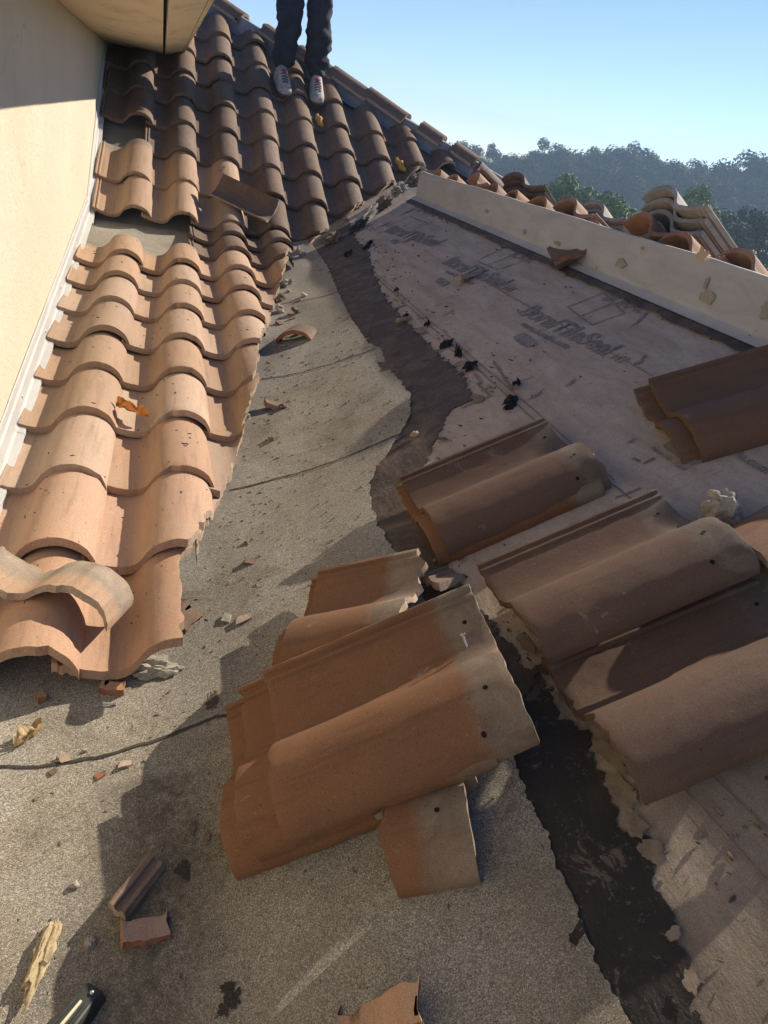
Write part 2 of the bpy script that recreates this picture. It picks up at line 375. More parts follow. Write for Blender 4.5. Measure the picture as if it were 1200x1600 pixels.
for y in (2.35, 2.9, 3.4, 4.0, 4.6):
    bm = bmesh.new(); bmesh.ops.create_uvsphere(bm, u_segments=10, v_segments=6, radius=.006, matrix=Matrix.Translation((WX+.013, y, zL(0, y)+.09)) @ Matrix.Diagonal((.5, 1, 1, 1)))
    P(finish('screw', bm, STEEL), fl)

# ------------------------------------------------------------------ roof: decking, cap sheet, tar, underlayment
roof = empty('roof', (0, 2, 0)); tag(roof, 'stripped roof valley with grey cap sheet, torn black tar strip and printed underlayment', 'roof')
CX = 1.60                                                 # the curb on the crest
def hip_y(x): return 7.72 - .766*x
bm = bmesh.new()
def grid(bm, xs, ys, fz):
    g = [[bm.verts.new((x, y, fz(x, y))) for y in ys] for x in xs]
    for i in range(len(xs)-1):
        for j in range(len(ys)-1): bm.faces.new((g[i][j], g[i+1][j], g[i+1][j+1], g[i][j+1]))
frange = lambda a, b, n: [a + (b-a)*i/n for i in range(n+1)]
# steep slope deck clipped at the hip, far slope, outer slope
gx = frange(-.45, 3.4, 24); ny = 12
cols = [[bm.verts.new((x, YC-.02 + (hip_y(x)-YC)*j/ny, zU(x, YC-.02 + (hip_y(x)-YC)*j/ny) - .004)) for j in range(ny+1)] for x in gx]
for a, b in zip(cols, cols[1:]):
    for j in range(ny): bm.faces.new((a[j], b[j], b[j+1], a[j+1]))
far = [bm.verts.new((x + 2.2, hip_y(x) + 1.8, zU(x, hip_y(x)) - 1.9)) for x in gx]
for i in range(len(gx)-1): bm.faces.new((cols[i][-1], cols[i+1][-1], far[i+1], far[i]))
P(finish('decking', bm, BLUEY), roof)
bm = bmesh.new(); grid(bm, [CX+.03, 2.2, 2.8, 3.4, 4.0], frange(-3, 5.2, 8), lambda x, y: zR(CX, 0) - TR*(x-CX) - .02); P(finish('decking', bm, BLUEY), roof)
# underlayment on the right slope
bm = bmesh.new(); grid(bm, frange(.0, CX+.03, 40), frange(-1.8, 5.6, 120), lambda x, y: zR(x, y) + .0025*fbm(x*3, y*3, 2) )
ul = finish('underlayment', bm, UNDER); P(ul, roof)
def poly_x(pix, o=0):                                     # traced edge -> (y, x) polyline on the right slope
    l = sorted((p.y, p.x) for p in (at_R(*q, o) for q in pix)); return l
DL = poly_x([(488,385),(502,405),(515,425),(530,465),(548,500),(575,540),(592,545),(610,580),(640,620),(641,650),(625,680),(605,710),(590,730),(577,755),(578,790),(592,830),(640,900),(720,1050),(800,1190),(820,1250),(855,1310),(868,1360),(890,1410),(920,1480),(950,1550),(985,1610)])
DR = poly_x([(556,375),(575,395),(583,425),(600,465),(640,510),(660,530),(690,560),(715,580),(735,610),(735,628),(702,642),(690,670),(665,720),(652,790),(690,880),(783,996),(858,1083),(908,1150),(933,1204),(967,1279),(1000,1312),(1033,1387),(1060,1480),(1095,1610)])
DL = [(-1.5, DL[0][1]-.1)] + DL + [(6, DL[-1][1]+.15)]; DR = [(-1.5, DR[0][1]-.1)] + DR + [(6, DR[-1][1]+.2)]
def xl(y): return lerp_poly(DL, y) + .008*fbm(y*25, 3, 0, 6) + .004*fbm(y*95, 3, 0, 3)
def xr(y): return lerp_poly(DR, y) + .020*fbm(y*20, 9, 0, 6) + .009*fbm(y*85, 9, 0, 3)
def wrinkle(x, y):
    return .004*fbm(x*4, y*2.2, 1) + .006*math.exp(-((x - (XV + .17*y) - .10)/.09)**2)*math.sin(y*9 + 3*fbm(y, x*2, 4))
def zcap(x, y): return smax(zL(x, y), zR(x, y)) + .009 + (wrinkle(x, y) if y < YC else 0)
def strip_mesh(xa, xb, ys, nx, fz, edge=0):
    bm = bmesh.new(); rows = []
    for y in ys:
        a, b = xa(y), max(xb(y), xa(y) + .001)
        xs = frange(a, b, nx); rows.append([bm.verts.new((x, y, fz(x, y))) for x in xs])
        if edge: rows[-1].append(bm.verts.new((b + .001, y, fz(b, y) - edge)))
    for p, q in zip(rows, rows[1:]):
        for k in range(len(p)-1): bm.faces.new((p[k], p[k+1], q[k+1], q[k]))
    return bm
ys = frange(-1.2, .2, 80) + frange(.2, 2.4, 520)[1:] + frange(2.4, 5.3, 260)[1:]
tar = P(finish('tar_strip', strip_mesh(lambda y: xl(y)-.04, xr, ys, 10, lambda x, y: zR(x, y) + .0052 + .002*fbm(x*14, y*14, 7, 4), .005), TAR), roof)
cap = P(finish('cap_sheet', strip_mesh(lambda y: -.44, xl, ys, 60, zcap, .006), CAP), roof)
# lap seams of the cap sheet
def seam(pix, name, parent, m, wd, fz, off, plane, amp=.003):
    pts = []
    for (a, b) in zip(pix, pix[1:]):
        pa, pb = plane(*a), plane(*b); n = max(2, int((pb-pa).length/.012))
        pts += [pa.lerp(pb, i/n) for i in range(n)]
    pts.append(plane(*pix[-1]))
    bm = bmesh.new(); L_, R2 = [], []
    for i, p in enumerate(pts):
        d = (pts[min(i+1, len(pts)-1)] - pts[max(i-1, 0)]); d.z = 0; d.normalize(); s = Vector((-d.y, d.x, 0))
        k = amp*fbm(p.x*30, p.y*30, 1, 3); ww = wd*(.7 + .6*abs(fbm(p.x*55, p.y*55, 4, 3)))
        for lst, t in ((L_, ww), (R2, -ww)):
            q = p + s*(k + t); lst.append(bm.verts.new((q.x, q.y, fz(q.x, q.y) + off)))
    for i in range(len(pts)-1): bm.faces.new((L_[i], R2[i], R2[i+1], L_[i+1]))
    o = finish(name, bm, m); o.parent = parent; o.location = -Vector(roof.location)-Vector(parent.location) if parent is not roof else (0,0,0)
    return o
def sub(o, part):                                          # sub-part modelled in world space below a part modelled in world space
    o.parent = part; o.location = (0, 0, 0); return o
def cap_pt(px, py):
    p = at_R(px, py, .01)
    if p.x < XV + TL/TR*p.y: p = at_L(px, py, .01)
    return p
for pix in ([(408,600),(450,588),(520,568),(588,544)], [(358,772),(430,752),(520,722),(622,680)], [(-20,1199),(60,1197),(150,1184),(230,1165),(335,1132),(420,1105)], [(440,482),(480,470),(528,457)]):
    sub(seam(pix, 'lap_seam', cap, SEAM, .0036, zcap, .0025, cap_pt), cap)
# tar drips and stains on the cap sheet
def blotch(px, py, rx, ry, plane, fz, off, name, m, parent, jag=.5, seedv=0, rot=0):
    c = plane(px, py); bm = bmesh.new(); n = 40; ring = []
    cv = bm.verts.new((c.x, c.y, fz(c.x, c.y) + off))
    for k in range(n):
        a = k*2*math.pi/n; r = 1 + jag*fbm(math.cos(a)*2.2 + seedv, math.sin(a)*2.2, seedv*1.7, 4)
        dx, dy = rx*r*math.cos(a), ry*r*math.sin(a)
        x, y = c.x + dx*math.cos(rot) - dy*math.sin(rot), c.y + dx*math.sin(rot) + dy*math.cos(rot)
        ring.append(bm.verts.new((x, y, fz(x, y) + off)))
    for k in range(n): bm.faces.new((cv, ring[k], ring[(k+1) % n]))
    return sub(finish(name, bm, m), parent)
for i, (px, py, rx, ry) in enumerate([(355,1545,.010,.008),(365,1562,.009,.011),(352,1578,.008,.013),(330,1108,.010,.022),(300,1308,.005,.012),(322,1320,.005,.010),(285,1372,.010,.016)]):
    blotch(px, py, rx, ry, cap_pt, zcap, .003, 'tar_blotch', TAR, cap, .9, i*3.1)

RESID = plain('tan_adhesive_residue', (.25, .20, .14), .9, (.15, .115, .08), 40, .5)
for i, (px, py, rx, ry) in enumerate([(968,1240,.016,.03),(950,1185,.010,.04),(990,1295,.014,.02),(880,1110,.008,.04),(1015,1335,.014,.02),(820,1010,.010,.03),(655,520,.015,.04),(745,625,.015,.03)]):
    blotch(px, py, rx, ry, lambda x, y: at_R(x, y), lambda x, y: zR(x, y) + .0025*fbm(x*3, y*3, 2), .0078, 'residue', RESID, ul, .38, i*1.9 + .5, .1)
for i in range(80):
    y = random.uniform(.25, 4.2); x = (xr(y) if random.random() < .6 else xl(y)) + random.gauss(0, .018)
    q = Vector((x, y, zR(x, y))); k = random.uniform(.003, .009)
    blotch(0, 0, k, k*random.uniform(.8, 2.2), lambda a_, b_: q, lambda x, y: zR(x, y) + .0025*fbm(x*3, y*3, 2), .0100, 'tar_blotch', TAR if i % 3 else RESID, ul, .45, i*1.3, random.random()*3)
# printed lettering on the underlayment, running along the roll
def ink_text(txt, pa, pb, up_frac, name='lettering', hscale=1.0, bold=.012):
    a, b = at_R(*pa), at_R(*pb)
    cu = bpy.data.curves.new(name, 'FONT'); cu.body = txt; cu.size = 1; cu.offset = bold; cu.resolution_u = 4
    o = bpy.data.objects.new(name, cu); C.objects.link(o); bpy.context.view_layer.update()
    me = bpy.data.meshes.new_from_object(o); bpy.data.objects.remove(o)
    wd = max(v.co.x for v in me.vertices); run = (b - a); run = run.normalized()*run.length
    k = run.length/wd; d = run.normalized(); u = NR.cross(d)
    for v in me.vertices:
        p = a + d*(v.co.x*k) + u*(v.co.y*k*hscale) + NR*.0045
        p.z = zR(p.x, p.y) + .0025*fbm(p.x*3, p.y*3, 2) + .0028
        v.co = p
    me.materials.clear(); me.materials.append(INK)
    o = bpy.data.objects.new(name, me); C.objects.link(o); return sub(o, ul)
def zu(x, y): return zR(x, y) + .0025*fbm(x*3, y*3, 2)
ink_text('BoralTileSeal', (810,489), (943,556), 0, bold=.03)
ink_text('HT', (952,560), (972,569), 0, bold=.03)
ink_text('www.boralna.com', (812,508), (884,546), 0, bold=.02)
ink_text('BoralTileSeal', (690,411), (778,450), 0, bold=.03)
ink_text('HT', (783,452), (797,458), 0, bold=.03)
ink_text('www.boralna.com', (694,425), (736,446), 0, bold=.02)
ink_text('BoralTileSeal', (598,362), (676,385), 0, bold=.03)
ink_text('www.boralna.com', (1075,665), (1196,742), 0, bold=.02)
ink_text('Patent No. 8,206', (1016,700), (1068,737), 0, bold=.015)
ink_text('BORAL', (792,400), (828,412), 0, hscale=1.3, bold=.0)
ink_text('BORAL', (938,468), (1000,490), 0, hscale=1.3, bold=.0)
ink_text('BORAL', (650,330), (690,344), 0, hscale=1.3, bold=.0)
ink_text('wwwww', (722,640), (770,620), 0, bold=.02)
def ink_line(pa, pb, wd=.004, m=INK, name='printed_line', parent=None, n=1):
    return sub(seam([pa, pb], name, parent or ul, m, wd, zu, .0032, lambda x, y: at_R(x, y), .0006), parent or ul)
for box in (((744,408),(790,386),(832,404),(778,422)), ((886,481),(943,458),(975,490),(925,508)), ((610,352),(640,338),(668,350),(640,364))):
    for p, q in zip(box, box[1:] + box[:1]): ink_line(p, q, .003)
    mid = lambda p, q: ((p[0]+q[0])/2, (p[1]+q[1])/2)
    ink_line(mid(box[0], box[3]), mid(box[1], box[2]), .003)
def logo(px, py, ln, wd):
    c = at_R(px, py); bm = bmesh.new(); ring = []; n = 32
    for k in range(n):
        a = k*2*math.pi/n; ca, sa = math.cos(a), math.sin(a)
        q = .42; X = math.copysign(abs(ca)**q, ca)*ln; Y = math.copysign(abs(sa)**q, sa)*wd
        p = c + Vector((0, -1, 0))*X + ES*Y; ring.append(bm.verts.new((p.x, p.y, zu(p.x, p.y) + .0028)))
    bm.faces.new(ring); o = sub(finish('logo_mark', bm, INK), ul)
logo(820, 532, .062, .024); logo(691, 441, .058, .022); logo(1067, 707, .060, .022); logo(617, 378, .05, .02)
PALE = plain('unprinted_letter', (.36, .31, .27), .85)
for pa, pb in (((806,528),(836,543)), ((1050,694),(1086,722))):
    o = ink_text('BORAL', pa, pb, 0, bold=.02); o.data.materials.clear(); o.data.materials.append(PALE)
    for v in o.data.vertices: v.co.z += .0012
# chalk lines and scuffs
for pa, pb, wd in (((579,421),(960,752),.0016), ((583,430),(850,672),.002), ((600,352),(700,388),.0015), ((770,448),(1020,590),.0016), ((940,745),(1050,835),.002), ((1060,1225),(1215,1400),.0013), ((1095,1195),(1230,1330),.001), ((770,565),(800,610),.004), ((745,600),(765,620),.004), ((790,605),(832,590),.002), ((960,780),(1000,765),.003)):
    ink_line(pa, pb, wd, CHALK, 'chalk_line')
for pa, pb, wd in (((988,716),(1000,722),.004), ((1004,726),(1022,716),.004), ((740,585),(752,600),.005), ((752,612),(762,606),.005)):
    ink_line(pa, pb, wd, INK, 'printed_line')
for i, (px, py, rx, ry, rot) in enumerate([(850,505,.02,.006,.3),(1000,565,.03,.006,.5),(835,620,.02,.005,.4),(890,600,.02,.004,.5),(640,375,.03,.012,.2),(600,352,.04,.01,.3),(1000,498,.05,.006,.6),(930,540,.03,.005,.6),(700,490,.02,.004,.4),(985,690,.012,.004,.3),(640,330,.05,.012,.3),(1120,640,.03,.004,.5)]):
    blotch(px, py, rx, ry, lambda x, y: at_R(x, y), zu, .0036, 'scuff', INK, ul, 1.1, i*2.3 + 1, rot)

# ------------------------------------------------------------------ S tiles
W, LN, TH = .335, .42, .018
PK = [(0,.020),(.004,.023),(.011,.023),(.014,.0155),(.020,.015),(.023,.019),(.029,.019),(.033,.0125),(.050,.009),(.080,.0025),(.108,.0),(.134,.002),(.149,.009),(.161,.021),(.172,.034),(.186,.0455),(.206,.0555),(.230,.0618),(.254,.0632),(.280,.0585),(.302,.0495),(.319,.037),(.330,.0215),(.335,.011)]
US = []
for (a, _), (b, _) in zip(PK, PK[1:]):
    n = max(1, int((b-a)/.008)); US += [a + (b-a)*i/n for i in range(n)]
US.append(W)
def prof(u):
    if u <= .033: return lerp_poly(PK, u)
    i = max(k for k in range(len(PK)) if PK[k][0] <= u + 1e-9); i = min(i, len(PK)-2)
    p0, p1, p2, p3 = PK[max(i-1, 7)], PK[i], PK[i+1], PK[min(i+2, len(PK)-1)]
    t = (u - p1[0])/(p2[0]-p1[0]); h = p2[0]-p1[0]
    m1 = (p2[1]-p0[1])/max(p2[0]-p0[0], 1e-6)*h; m2 = (p3[1]-p1[1])/max(p3[0]-p1[0], 1e-6)*h
    return (2*t**3-3*t*t+1)*p1[1] + (t**3-2*t*t+t)*m1 + (-2*t**3+3*t*t)*p2[1] + (t**3-t*t)*m2
def tile_bm(seed=0, ulo=None, uhi=None, vlo=None, vhi=None, nv=12, bevel=True, holes=False, chip=.0012):
    """solid S tile; the four limits are functions of the other coordinate and mark broken sides (material 1)"""
    bm = bmesh.new(); uvl = bm.loops.layers.uv.new('UVMap'); NU = len(US)-1
    top, bot, uvd = [], [], {}
    for j in range(nv+1):
        v0 = LN*j/nv; ra, rb = [], []
        for i, u0 in enumerate(US):
            v = v0; u = u0
            if vlo: v = max(v, vlo(u))
            if vhi: v = min(v, max(vhi(u), vlo(u) if vlo else 0))
            if uhi: u = min(u, uhi(v))
            if ulo: u = max(u, min(ulo(v), uhi(v) if uhi else W))
            z = prof(min(max(u, 0), W)); e = chip*fbm(u*40 + seed*9, v*40, seed, 3)
            dv = (1.4*e if j in (0, nv) else 0) + (min(.009, max(0, fbm(u*20 + seed*31, seed*3, 1, 2) - .45)*.035) if j == 0 and not vlo else 0); du = (e if i in (0, NU) else 0)
            a = bm.verts.new((u+du, v+dv, z + .5*e)); b = bm.verts.new((u+du, v+dv, z - TH + .5*e))
            uvd[a] = uvd[b] = (u/W, v/LN); ra.append(a); rb.append(b)
        top.append(ra); bot.append(rb)
    def face(vs, mi=0):
        f = bm.faces.new(vs); f.material_index = mi
        for l in f.loops: l[uvl].uv = uvd[l.vert]
    for j in range(nv):
        for i in range(NU):
            face((top[j][i], top[j][i+1], top[j+1][i+1], top[j+1][i])); face((bot[j][i], bot[j+1][i], bot[j+1][i+1], bot[j][i+1]))
        face((top[j][0], top[j+1][0], bot[j+1][0], bot[j][0]), 1 if ulo else 0); face((top[j][NU], bot[j][NU], bot[j+1][NU], top[j+1][NU]), 1 if uhi else 0)
    for i in range(NU):
        face((top[0][i], bot[0][i], bot[0][i+1], top[0][i+1]), 1 if vlo else 0); face((top[nv][i], top[nv][i+1], bot[nv][i+1], bot[nv][i]), 1 if vhi else 0)
    if ulo or uhi or vlo or vhi:
        bmesh.ops.remove_doubles(bm, verts=bm.verts[:], dist=.0004); bmesh.ops.dissolve_degenerate(bm, edges=bm.edges[:], dist=.0003)
    elif bevel: bevel_all(bm, .0022, 2, 55)
    return bm
def add_holes(bm_hole_pts, parent_mesh_bm=None): pass
def jag(seed, amp=.010, f=28):
    return lambda t: amp*fbm(t*f + seed*5.3, seed*2.1, 0, 4)
FULL = {}
def full_mesh(mat, k):
    if (mat.name, k) not in FULL: FULL[(mat.name, k)] = finish('roof_tile', tile_bm(seed=k*3.7), [mat, RAW], link=False, angle=32)
    return FULL[(mat.name, k)]
# the line along which the laid tiles are broken off, (y, x)
EDGE = [(1.0,.06),(1.25,.063),(1.52,.068),(1.60,.105),(1.73,.132),(1.99,.215),(2.3,.285),(2.58,.345),(3.09,.428),(3.5,.52),(4.03,.64),(4.54,.74),(4.9,.99),(5.16,1.22),(5.36,1.40),(5.62,1.66),(5.81,1.88),(6.0,2.4),(6.4,3.6)]
ORD = ['first','second','third','fourth','fifth','sixth','seventh','eighth','ninth','tenth','eleventh','twelfth','thirteenth']
COLN = ['the column against the wall flashing','the second column from the wall','the third column from the wall','the fourth column from the wall','the fifth column from the wall','the sixth column from the wall','the seventh column from the wall','the eighth column from the wall','the ninth column from the wall','the tenth column from the wall']
KSL = (TH*1.28 + .004)/.338
def lay(c, y0, slope_t, zf, mat, row, steep):
    xr_ = (-.162 + .022*y0 if y0 < YC else -.052) + .2835*c + random.uniform(-.004, .004)
    x0 = xr_ - W
    hy = hip_y(x0 + .2) - .07
    sl = math.atan(slope_t); cs = math.cos(sl)
    if y0 > hy - .12: return None
    yl = [y0 + LN*cs*t for t in (0, .5, 1)]
    cuts = [lerp_poly(EDGE, y) - x0 for y in yl]
    if max(cuts) < .085: return None
    clip_hip = y0 + LN*cs > hy - .05
    sd = c*13 + row*7 + (50 if steep else 0)
    if min(cuts) < W + .01 or clip_hip or c == 0:
        j = jag(sd, .013)
        uhi = (lambda v: max(0, lerp_poly(EDGE, y0 + v*cs) - x0 + j(v))) if min(cuts) < W + .01 else None
        vhi = (lambda u: max(.03, (hip_y(x0 + u) - .06 - y0)/cs)) if clip_hip else None
        ulo = (lambda v: max(0, WX + .018 - x0)) if c == 0 and x0 < WX + .018 else None
        bm = tile_bm(sd, uhi=uhi, vhi=vhi, ulo=ulo, nv=30)
        if len(bm.faces) < 6: bm.free(); return None
        o = finish('roof_tile', bm, [mat, RAW], angle=32)
    else:
        o = bpy.data.objects.new('roof_tile', full_mesh(mat, random.randrange(5))); C.objects.link(o)
    o.scale = (1, 1, 1.28); n0 = .030 + TH*1.28
    rx = sl - math.atan(KSL) + random.uniform(-.012, .012)
    o.rotation_euler = (rx, random.uniform(-.018, .018), random.uniform(-.022, .022))
    o.location = (x0, y0 + random.uniform(-.006, .006), zf(0, y0) + (n0 + random.uniform(0, .004))/cs)
    cut = min(cuts) < W + .01
    if steep: lab = f"{'broken ' if cut else ''}dusty brown S tile, {ORD[row]} up the steep slope in {COLN[c]}"
    else: lab = f"{'broken-edged ' if cut else ''}sunlit {'terracotta' if mat is TILE_TERRA else 'tan'} S tile, {ORD[row]} up from the eave in {COLN[c]}"
    tag(o, lab, 'roof tile', 'S tiles still laid on the steep slope' if steep else 'S tiles still laid on the low slope')
    return o
for row in range(11):
    y0 = 1.215 + .338*row
    for c in range(0, 5):
        if row >= 9 and c < 2: continue                    # the bare patch
        if row == 10 and y0 > 4.62: continue
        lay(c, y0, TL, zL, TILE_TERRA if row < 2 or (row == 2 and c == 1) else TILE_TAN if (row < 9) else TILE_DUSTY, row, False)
for row in range(12):
    y0 = 4.90 + .2975*row
    for c in range(0, 10):
        if row == 2 and c == 0: continue                   # the missing tile
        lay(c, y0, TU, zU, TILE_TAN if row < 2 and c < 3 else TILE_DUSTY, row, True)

# ------------------------------------------------------------------ loose tiles on the right slope
def frameR(s, y, o, yaw, pit, rol):
    B = Matrix((( -EY.x, ES.x, NR.x), (-EY.y, ES.y, NR.y), (-EY.z, ES.z, NR.z)))
    M = Matrix.Rotation(yaw, 3, NR) @ B @ Matrix.Rotation(pit, 3, 'X') @ Matrix.Rotation(rol, 3, 'Y')
    M = M.to_4x4(); M.translation = Vector((XV, 0, 0)) + ES*s + EY*y + NR*o
    return M
def hole(o, u, v, r=.0042):
    """a dark nail hole drilled in the head of a tile"""
    bm = bmesh.new(); n = 14
    ring = [bm.verts.new((u + r*math.cos(k*2*math.pi/n)*(1+.2*fbm(k,u*50)), v + r*math.sin(k*2*math.pi/n), prof(u) + (prof(min(u+r, W))-prof(max(u-r,0)))/(2*r)*r*math.cos(k*2*math.pi/n) + .0009)) for k in range(n)]
    bm.faces.new(ring); h = finish('nail_hole', bm, HOLE); h.parent = o
HOLE = plain('hole_dark', (.012, .010, .009), .95)
def loose(fr, mat, label, group, holes=(), name='loose_tile', nv=24, **kw):
    o = finish(name, tile_bm(random.random()*30, nv=nv, chip=.0022, **kw), [mat, RAW], angle=32)
    o.matrix_world = fr @ Matrix.Diagonal((1, 1, .88, 1)); tag(o, label, 'roof tile', group)
    for u, v in holes: hole(o, u, v)
    return o
H3 = ((.07,.385),(.245,.375),(.31,.345))
GS = 'loose tiles stacked on the roof valley'
t1 = loose(frameR(.3923,1.0561,.1119,-.0822,.0606,.1417), TILE_FRONT, 'topmost orange-brown loose tile with nail in its grey end, foreground stack', GS, H3)
loose(frameR(.3306,1.0672,.0875,-.1039,.080,.1284), TILE_FRONT, 'middle orange-brown tile of the foreground stack, its left edge stepping out', GS, H3)
loose(frameR(.2896,1.0760,.0510,-.1039,.080,.1284), TILE_FRONT, 'lowest orange-brown tile of the foreground stack, farthest to the left', GS)
J = jag(3, .02, 22)
loose(frameR(.522,1.392,.022,-.4306,.05,-.0246), TILE_FRONT_SNAP, 'lower snapped tile behind the foreground stack, its left edge showing', GS, vhi=lambda u: .235 + J(u+.3))
J2 = jag(8, .022, 24)
loose(frameR(.5439,1.3782,.045,-.4206,.075,-.0246), TILE_FRONT_SNAP, 'orange-brown tile snapped across with pale jagged end, behind the foreground stack', GS, vhi=lambda u: .25 + J2(u))
t6 = loose(frameR(.8197,1.6196,.0486,.0296,-.0233,.0812), TILE_MAROON, 'brown tile with chipped grey end resting on another beside the tar strip', GS, H3, vhi=lambda u: .415 + .012*fbm(u*30, 2, 0, 4)*(1 if u > .15 else .1))
loose(frameR(.8000,1.6196,.0256,.0096,-.0033,.06), TILE_FRONT, 'orange-edged tile almost hidden under the brown tile beside the tar strip', GS)
loose(frameR(.8627,1.1784,.0196+.018,.0055,-.0142,-.0899), TILE_MAROON, 'chocolate-brown tile at right, interlocked above the frontmost chocolate tile', GS, H3)
loose(frameR(.871,.8906,.018,.0054,-.0428,-.1034), TILE_MAROON, 'frontmost chocolate-brown tile at right with sun streak across its barrel', GS, H3)
loose(frameR(1.5179,1.5811,.052,-.2049,-.023,.152), TILE_MAROON, 'upper dark brown tile of the pair at the right edge below the ridge flashing', GS)
loose(frameR(1.4850,1.6011,.027,-.2149,-.003,.14), TILE_MAROON, 'lower dark brown tile of the pair at the right edge below the ridge flashing', GS)
J4 = jag(17, .02, 26)
loose(frameR(.2948,.9996,.030,-.2436,-.02,.02), TILE_FRONT, 'broken tile end with one hole poking out under the foreground stack', GS, ((.245,.375),), ulo=lambda v: .155 + (.42-v)*.55 + J4(v), vlo=lambda u: .290 + J4(u+2))
# nail standing in the top tile
def nail(p, d, ln, label, r=.0022):
    d = Vector(d).normalized(); p = Vector(p); t = empty('nail', p); tag(t, label, 'nail')
    bm = bmesh.new(); bm_tube(bm, [Vector((0,0,0)), d*ln], [r*.8, r]); a = finish('shank', bm, STEEL); a.parent = t
    bm = bmesh.new(); bm_tube(bm, [d*ln, d*(ln+.002)], [r*2.4, r*2.4], 12); a = finish('head', bm, STEEL); a.parent = t
bpy.context.view_layer.update()
M1 = t1.matrix_world
nail(M1 @ Vector((.120,.372,.003)), M1.to_3x3() @ Vector((-.75,.05,.65)), .022, 'bent steel nail sticking out of the topmost foreground tile')
pn = at_L(165, 1103, .012); nail(pn - Vector((.022, 0, -.002)), (1, .05, 0), .04, 'loose steel nail lying on the cap sheet below the eave tile', .0016)

# loose pieces elsewhere
def piece(loc, rot, mat, label, name='tile_fragment', group='broken tile fragments', cat='tile fragment', recentre=True, nv=14, raw=None, **kw):
    bm = tile_bm(random.random()*30, nv=nv, chip=.002, **kw)
    if recentre:
        c = sum((v.co for v in bm.verts), Vector())/len(bm.verts)
        for v in bm.verts: v.co -= c
    o = finish(name, bm, [mat, raw or RAW], angle=32)
    o.location = loc; o.rotation_euler = rot; tag(o, label, cat, group); return o
def lim(a, s=1, amp=.006, f=40): 
    j = jag(s, amp, f); return lambda t: a + j(t)
p = at_L(66, 905, .135)
snap = piece(p, (R_(-6), R_(9), R_(-24)), TILE_TAN, 'snapped tile head with nail holes lying across the lowest eave tiles', 'loose_tile', 'loose tiles stacked on the roof valley', 'roof tile', vlo=lim(.305, 5, .008), nv=24, raw=RAW)
for u in (.075, .12, .25):
    bm = bmesh.new(); bmesh.ops.create_circle(bm, cap_ends=True, segments=12, radius=.0042); h = finish('nail_hole', bm, HOLE, snap, smooth=False)
    h.location = (u - .168, .375 - .362, prof(u) - .0255); h.rotation_euler = (0, -math.atan((prof(u+.004)-prof(u-.004))/.008), 0)
p = at_U(383, 315, .15)
o = piece(p, (0, 0, 0), TILE_DUSTY, 'upturned trough-shaped brown tile lying askew across the laid tiles', 'loose_tile', 'loose tiles stacked on the roof valley', 'roof tile', ulo=lambda v: .152, vhi=lambda u: .40, nv=20)
dv_ = (at_U(428, 334, .15) - at_U(340, 292, .15)).normalized(); nu_ = Vector((0, -math.sin(aR), math.cos(aR)))
tw = (CAM - p).normalized(); zn = (nu_*.92 + tw*.45); zn = -(zn - dv_*zn.dot(dv_)).normalized(); xn = dv_.cross(zn)
Mx = Matrix(((xn.x, dv_.x, zn.x), (xn.y, dv_.y, zn.y), (xn.z, dv_.z, zn.z))).to_4x4(); Mx.translation = p; o.matrix_world = Mx
p = at_R(884, 404, .045)
o = piece(p, (0, 0, 0), TILE_DUSTY, 'curved tile piece lying hollow side up against the ridge flashing', ulo=lim(.155, 4, .003), vlo=lim(.22, 2, .004), vhi=lambda u: .235 + .15*max(0, 1 - abs(u-.235)/.10) + .006*fbm(u*40, 3, 0, 3), raw=RAW_RED)
Mx = Matrix.Rotation(R_(-18), 3, NR) @ Matrix(((-EY.x, ES.x, NR.x), (-EY.y, ES.y, NR.y), (-EY.z, ES.z, NR.z))) @ Matrix.Rotation(math.pi, 3, 'Y') @ Matrix.Rotation(R_(-16), 3, 'X')
Mx = Mx.to_4x4(); Mx.translation = p; o.matrix_world = Mx
p = cap_pt(458, 532); p.z = zcap(p.x, p.y) + .018
piece(p, (R_(4), R_(-18), R_(-30)), TILE_DUSTY, 'short arched tile piece on the cap sheet beside the cut edge', ulo=lim(.17, 3), vlo=lim(.27, 2), vhi=lim(.37, 4), raw=RAW_RED)
p = cap_pt(230, 1467); p.z = zcap(p.x, p.y) + .012
piece(p, (R_(6), R_(6), R_(10)), TILE_TERRA, 'flat reddish tile shard in the lower left foreground', ulo=lim(.06, 3, .01), uhi=lim(.125, 7, .006), vlo=lim(.1, 2, .006), vhi=lim(.135, 5, .008), raw=RAW_RED)
p = cap_pt(219, 1402); p.z = zcap(p.x, p.y) + .012
piece(p, (R_(4), R_(10), R_(-37)), TILE_DUSTY, 'narrow grooved tile edge strip lying beside the reddish shard', ulo=lambda v: 0, uhi=lim(.034, 1, .001), vlo=lim(.1, 2, .004), vhi=lim(.192, 5, .004))
p = cap_pt(592, 1604); p.z = zcap(p.x, p.y) + .012
piece(p, (R_(8), R_(-18), R_(-8)), TILE_TERRA, 'broken terracotta piece at the bottom edge of the photo', ulo=lim(.10, 3, .012), uhi=lim(.21, 7, .01), vlo=lim(.1, 2, .012), vhi=lim(.155, 5, .012), raw=RAW_RED)
p = cap_pt(175, 1079); p.z = zcap(p.x, p.y) + .010
piece(p, (R_(10), 0, R_(-8)), TILE_TERRA, 'small brick red tile chunk just below the eave tile', ulo=lim(.08, 3), uhi=lim(.125, 7, .004), vlo=lim(.1, 2, .003), vhi=lim(.122, 5, .004), raw=RAW_RED)
p = cap_pt(63, 1093); p.z = zcap(p.x, p.y) + .006
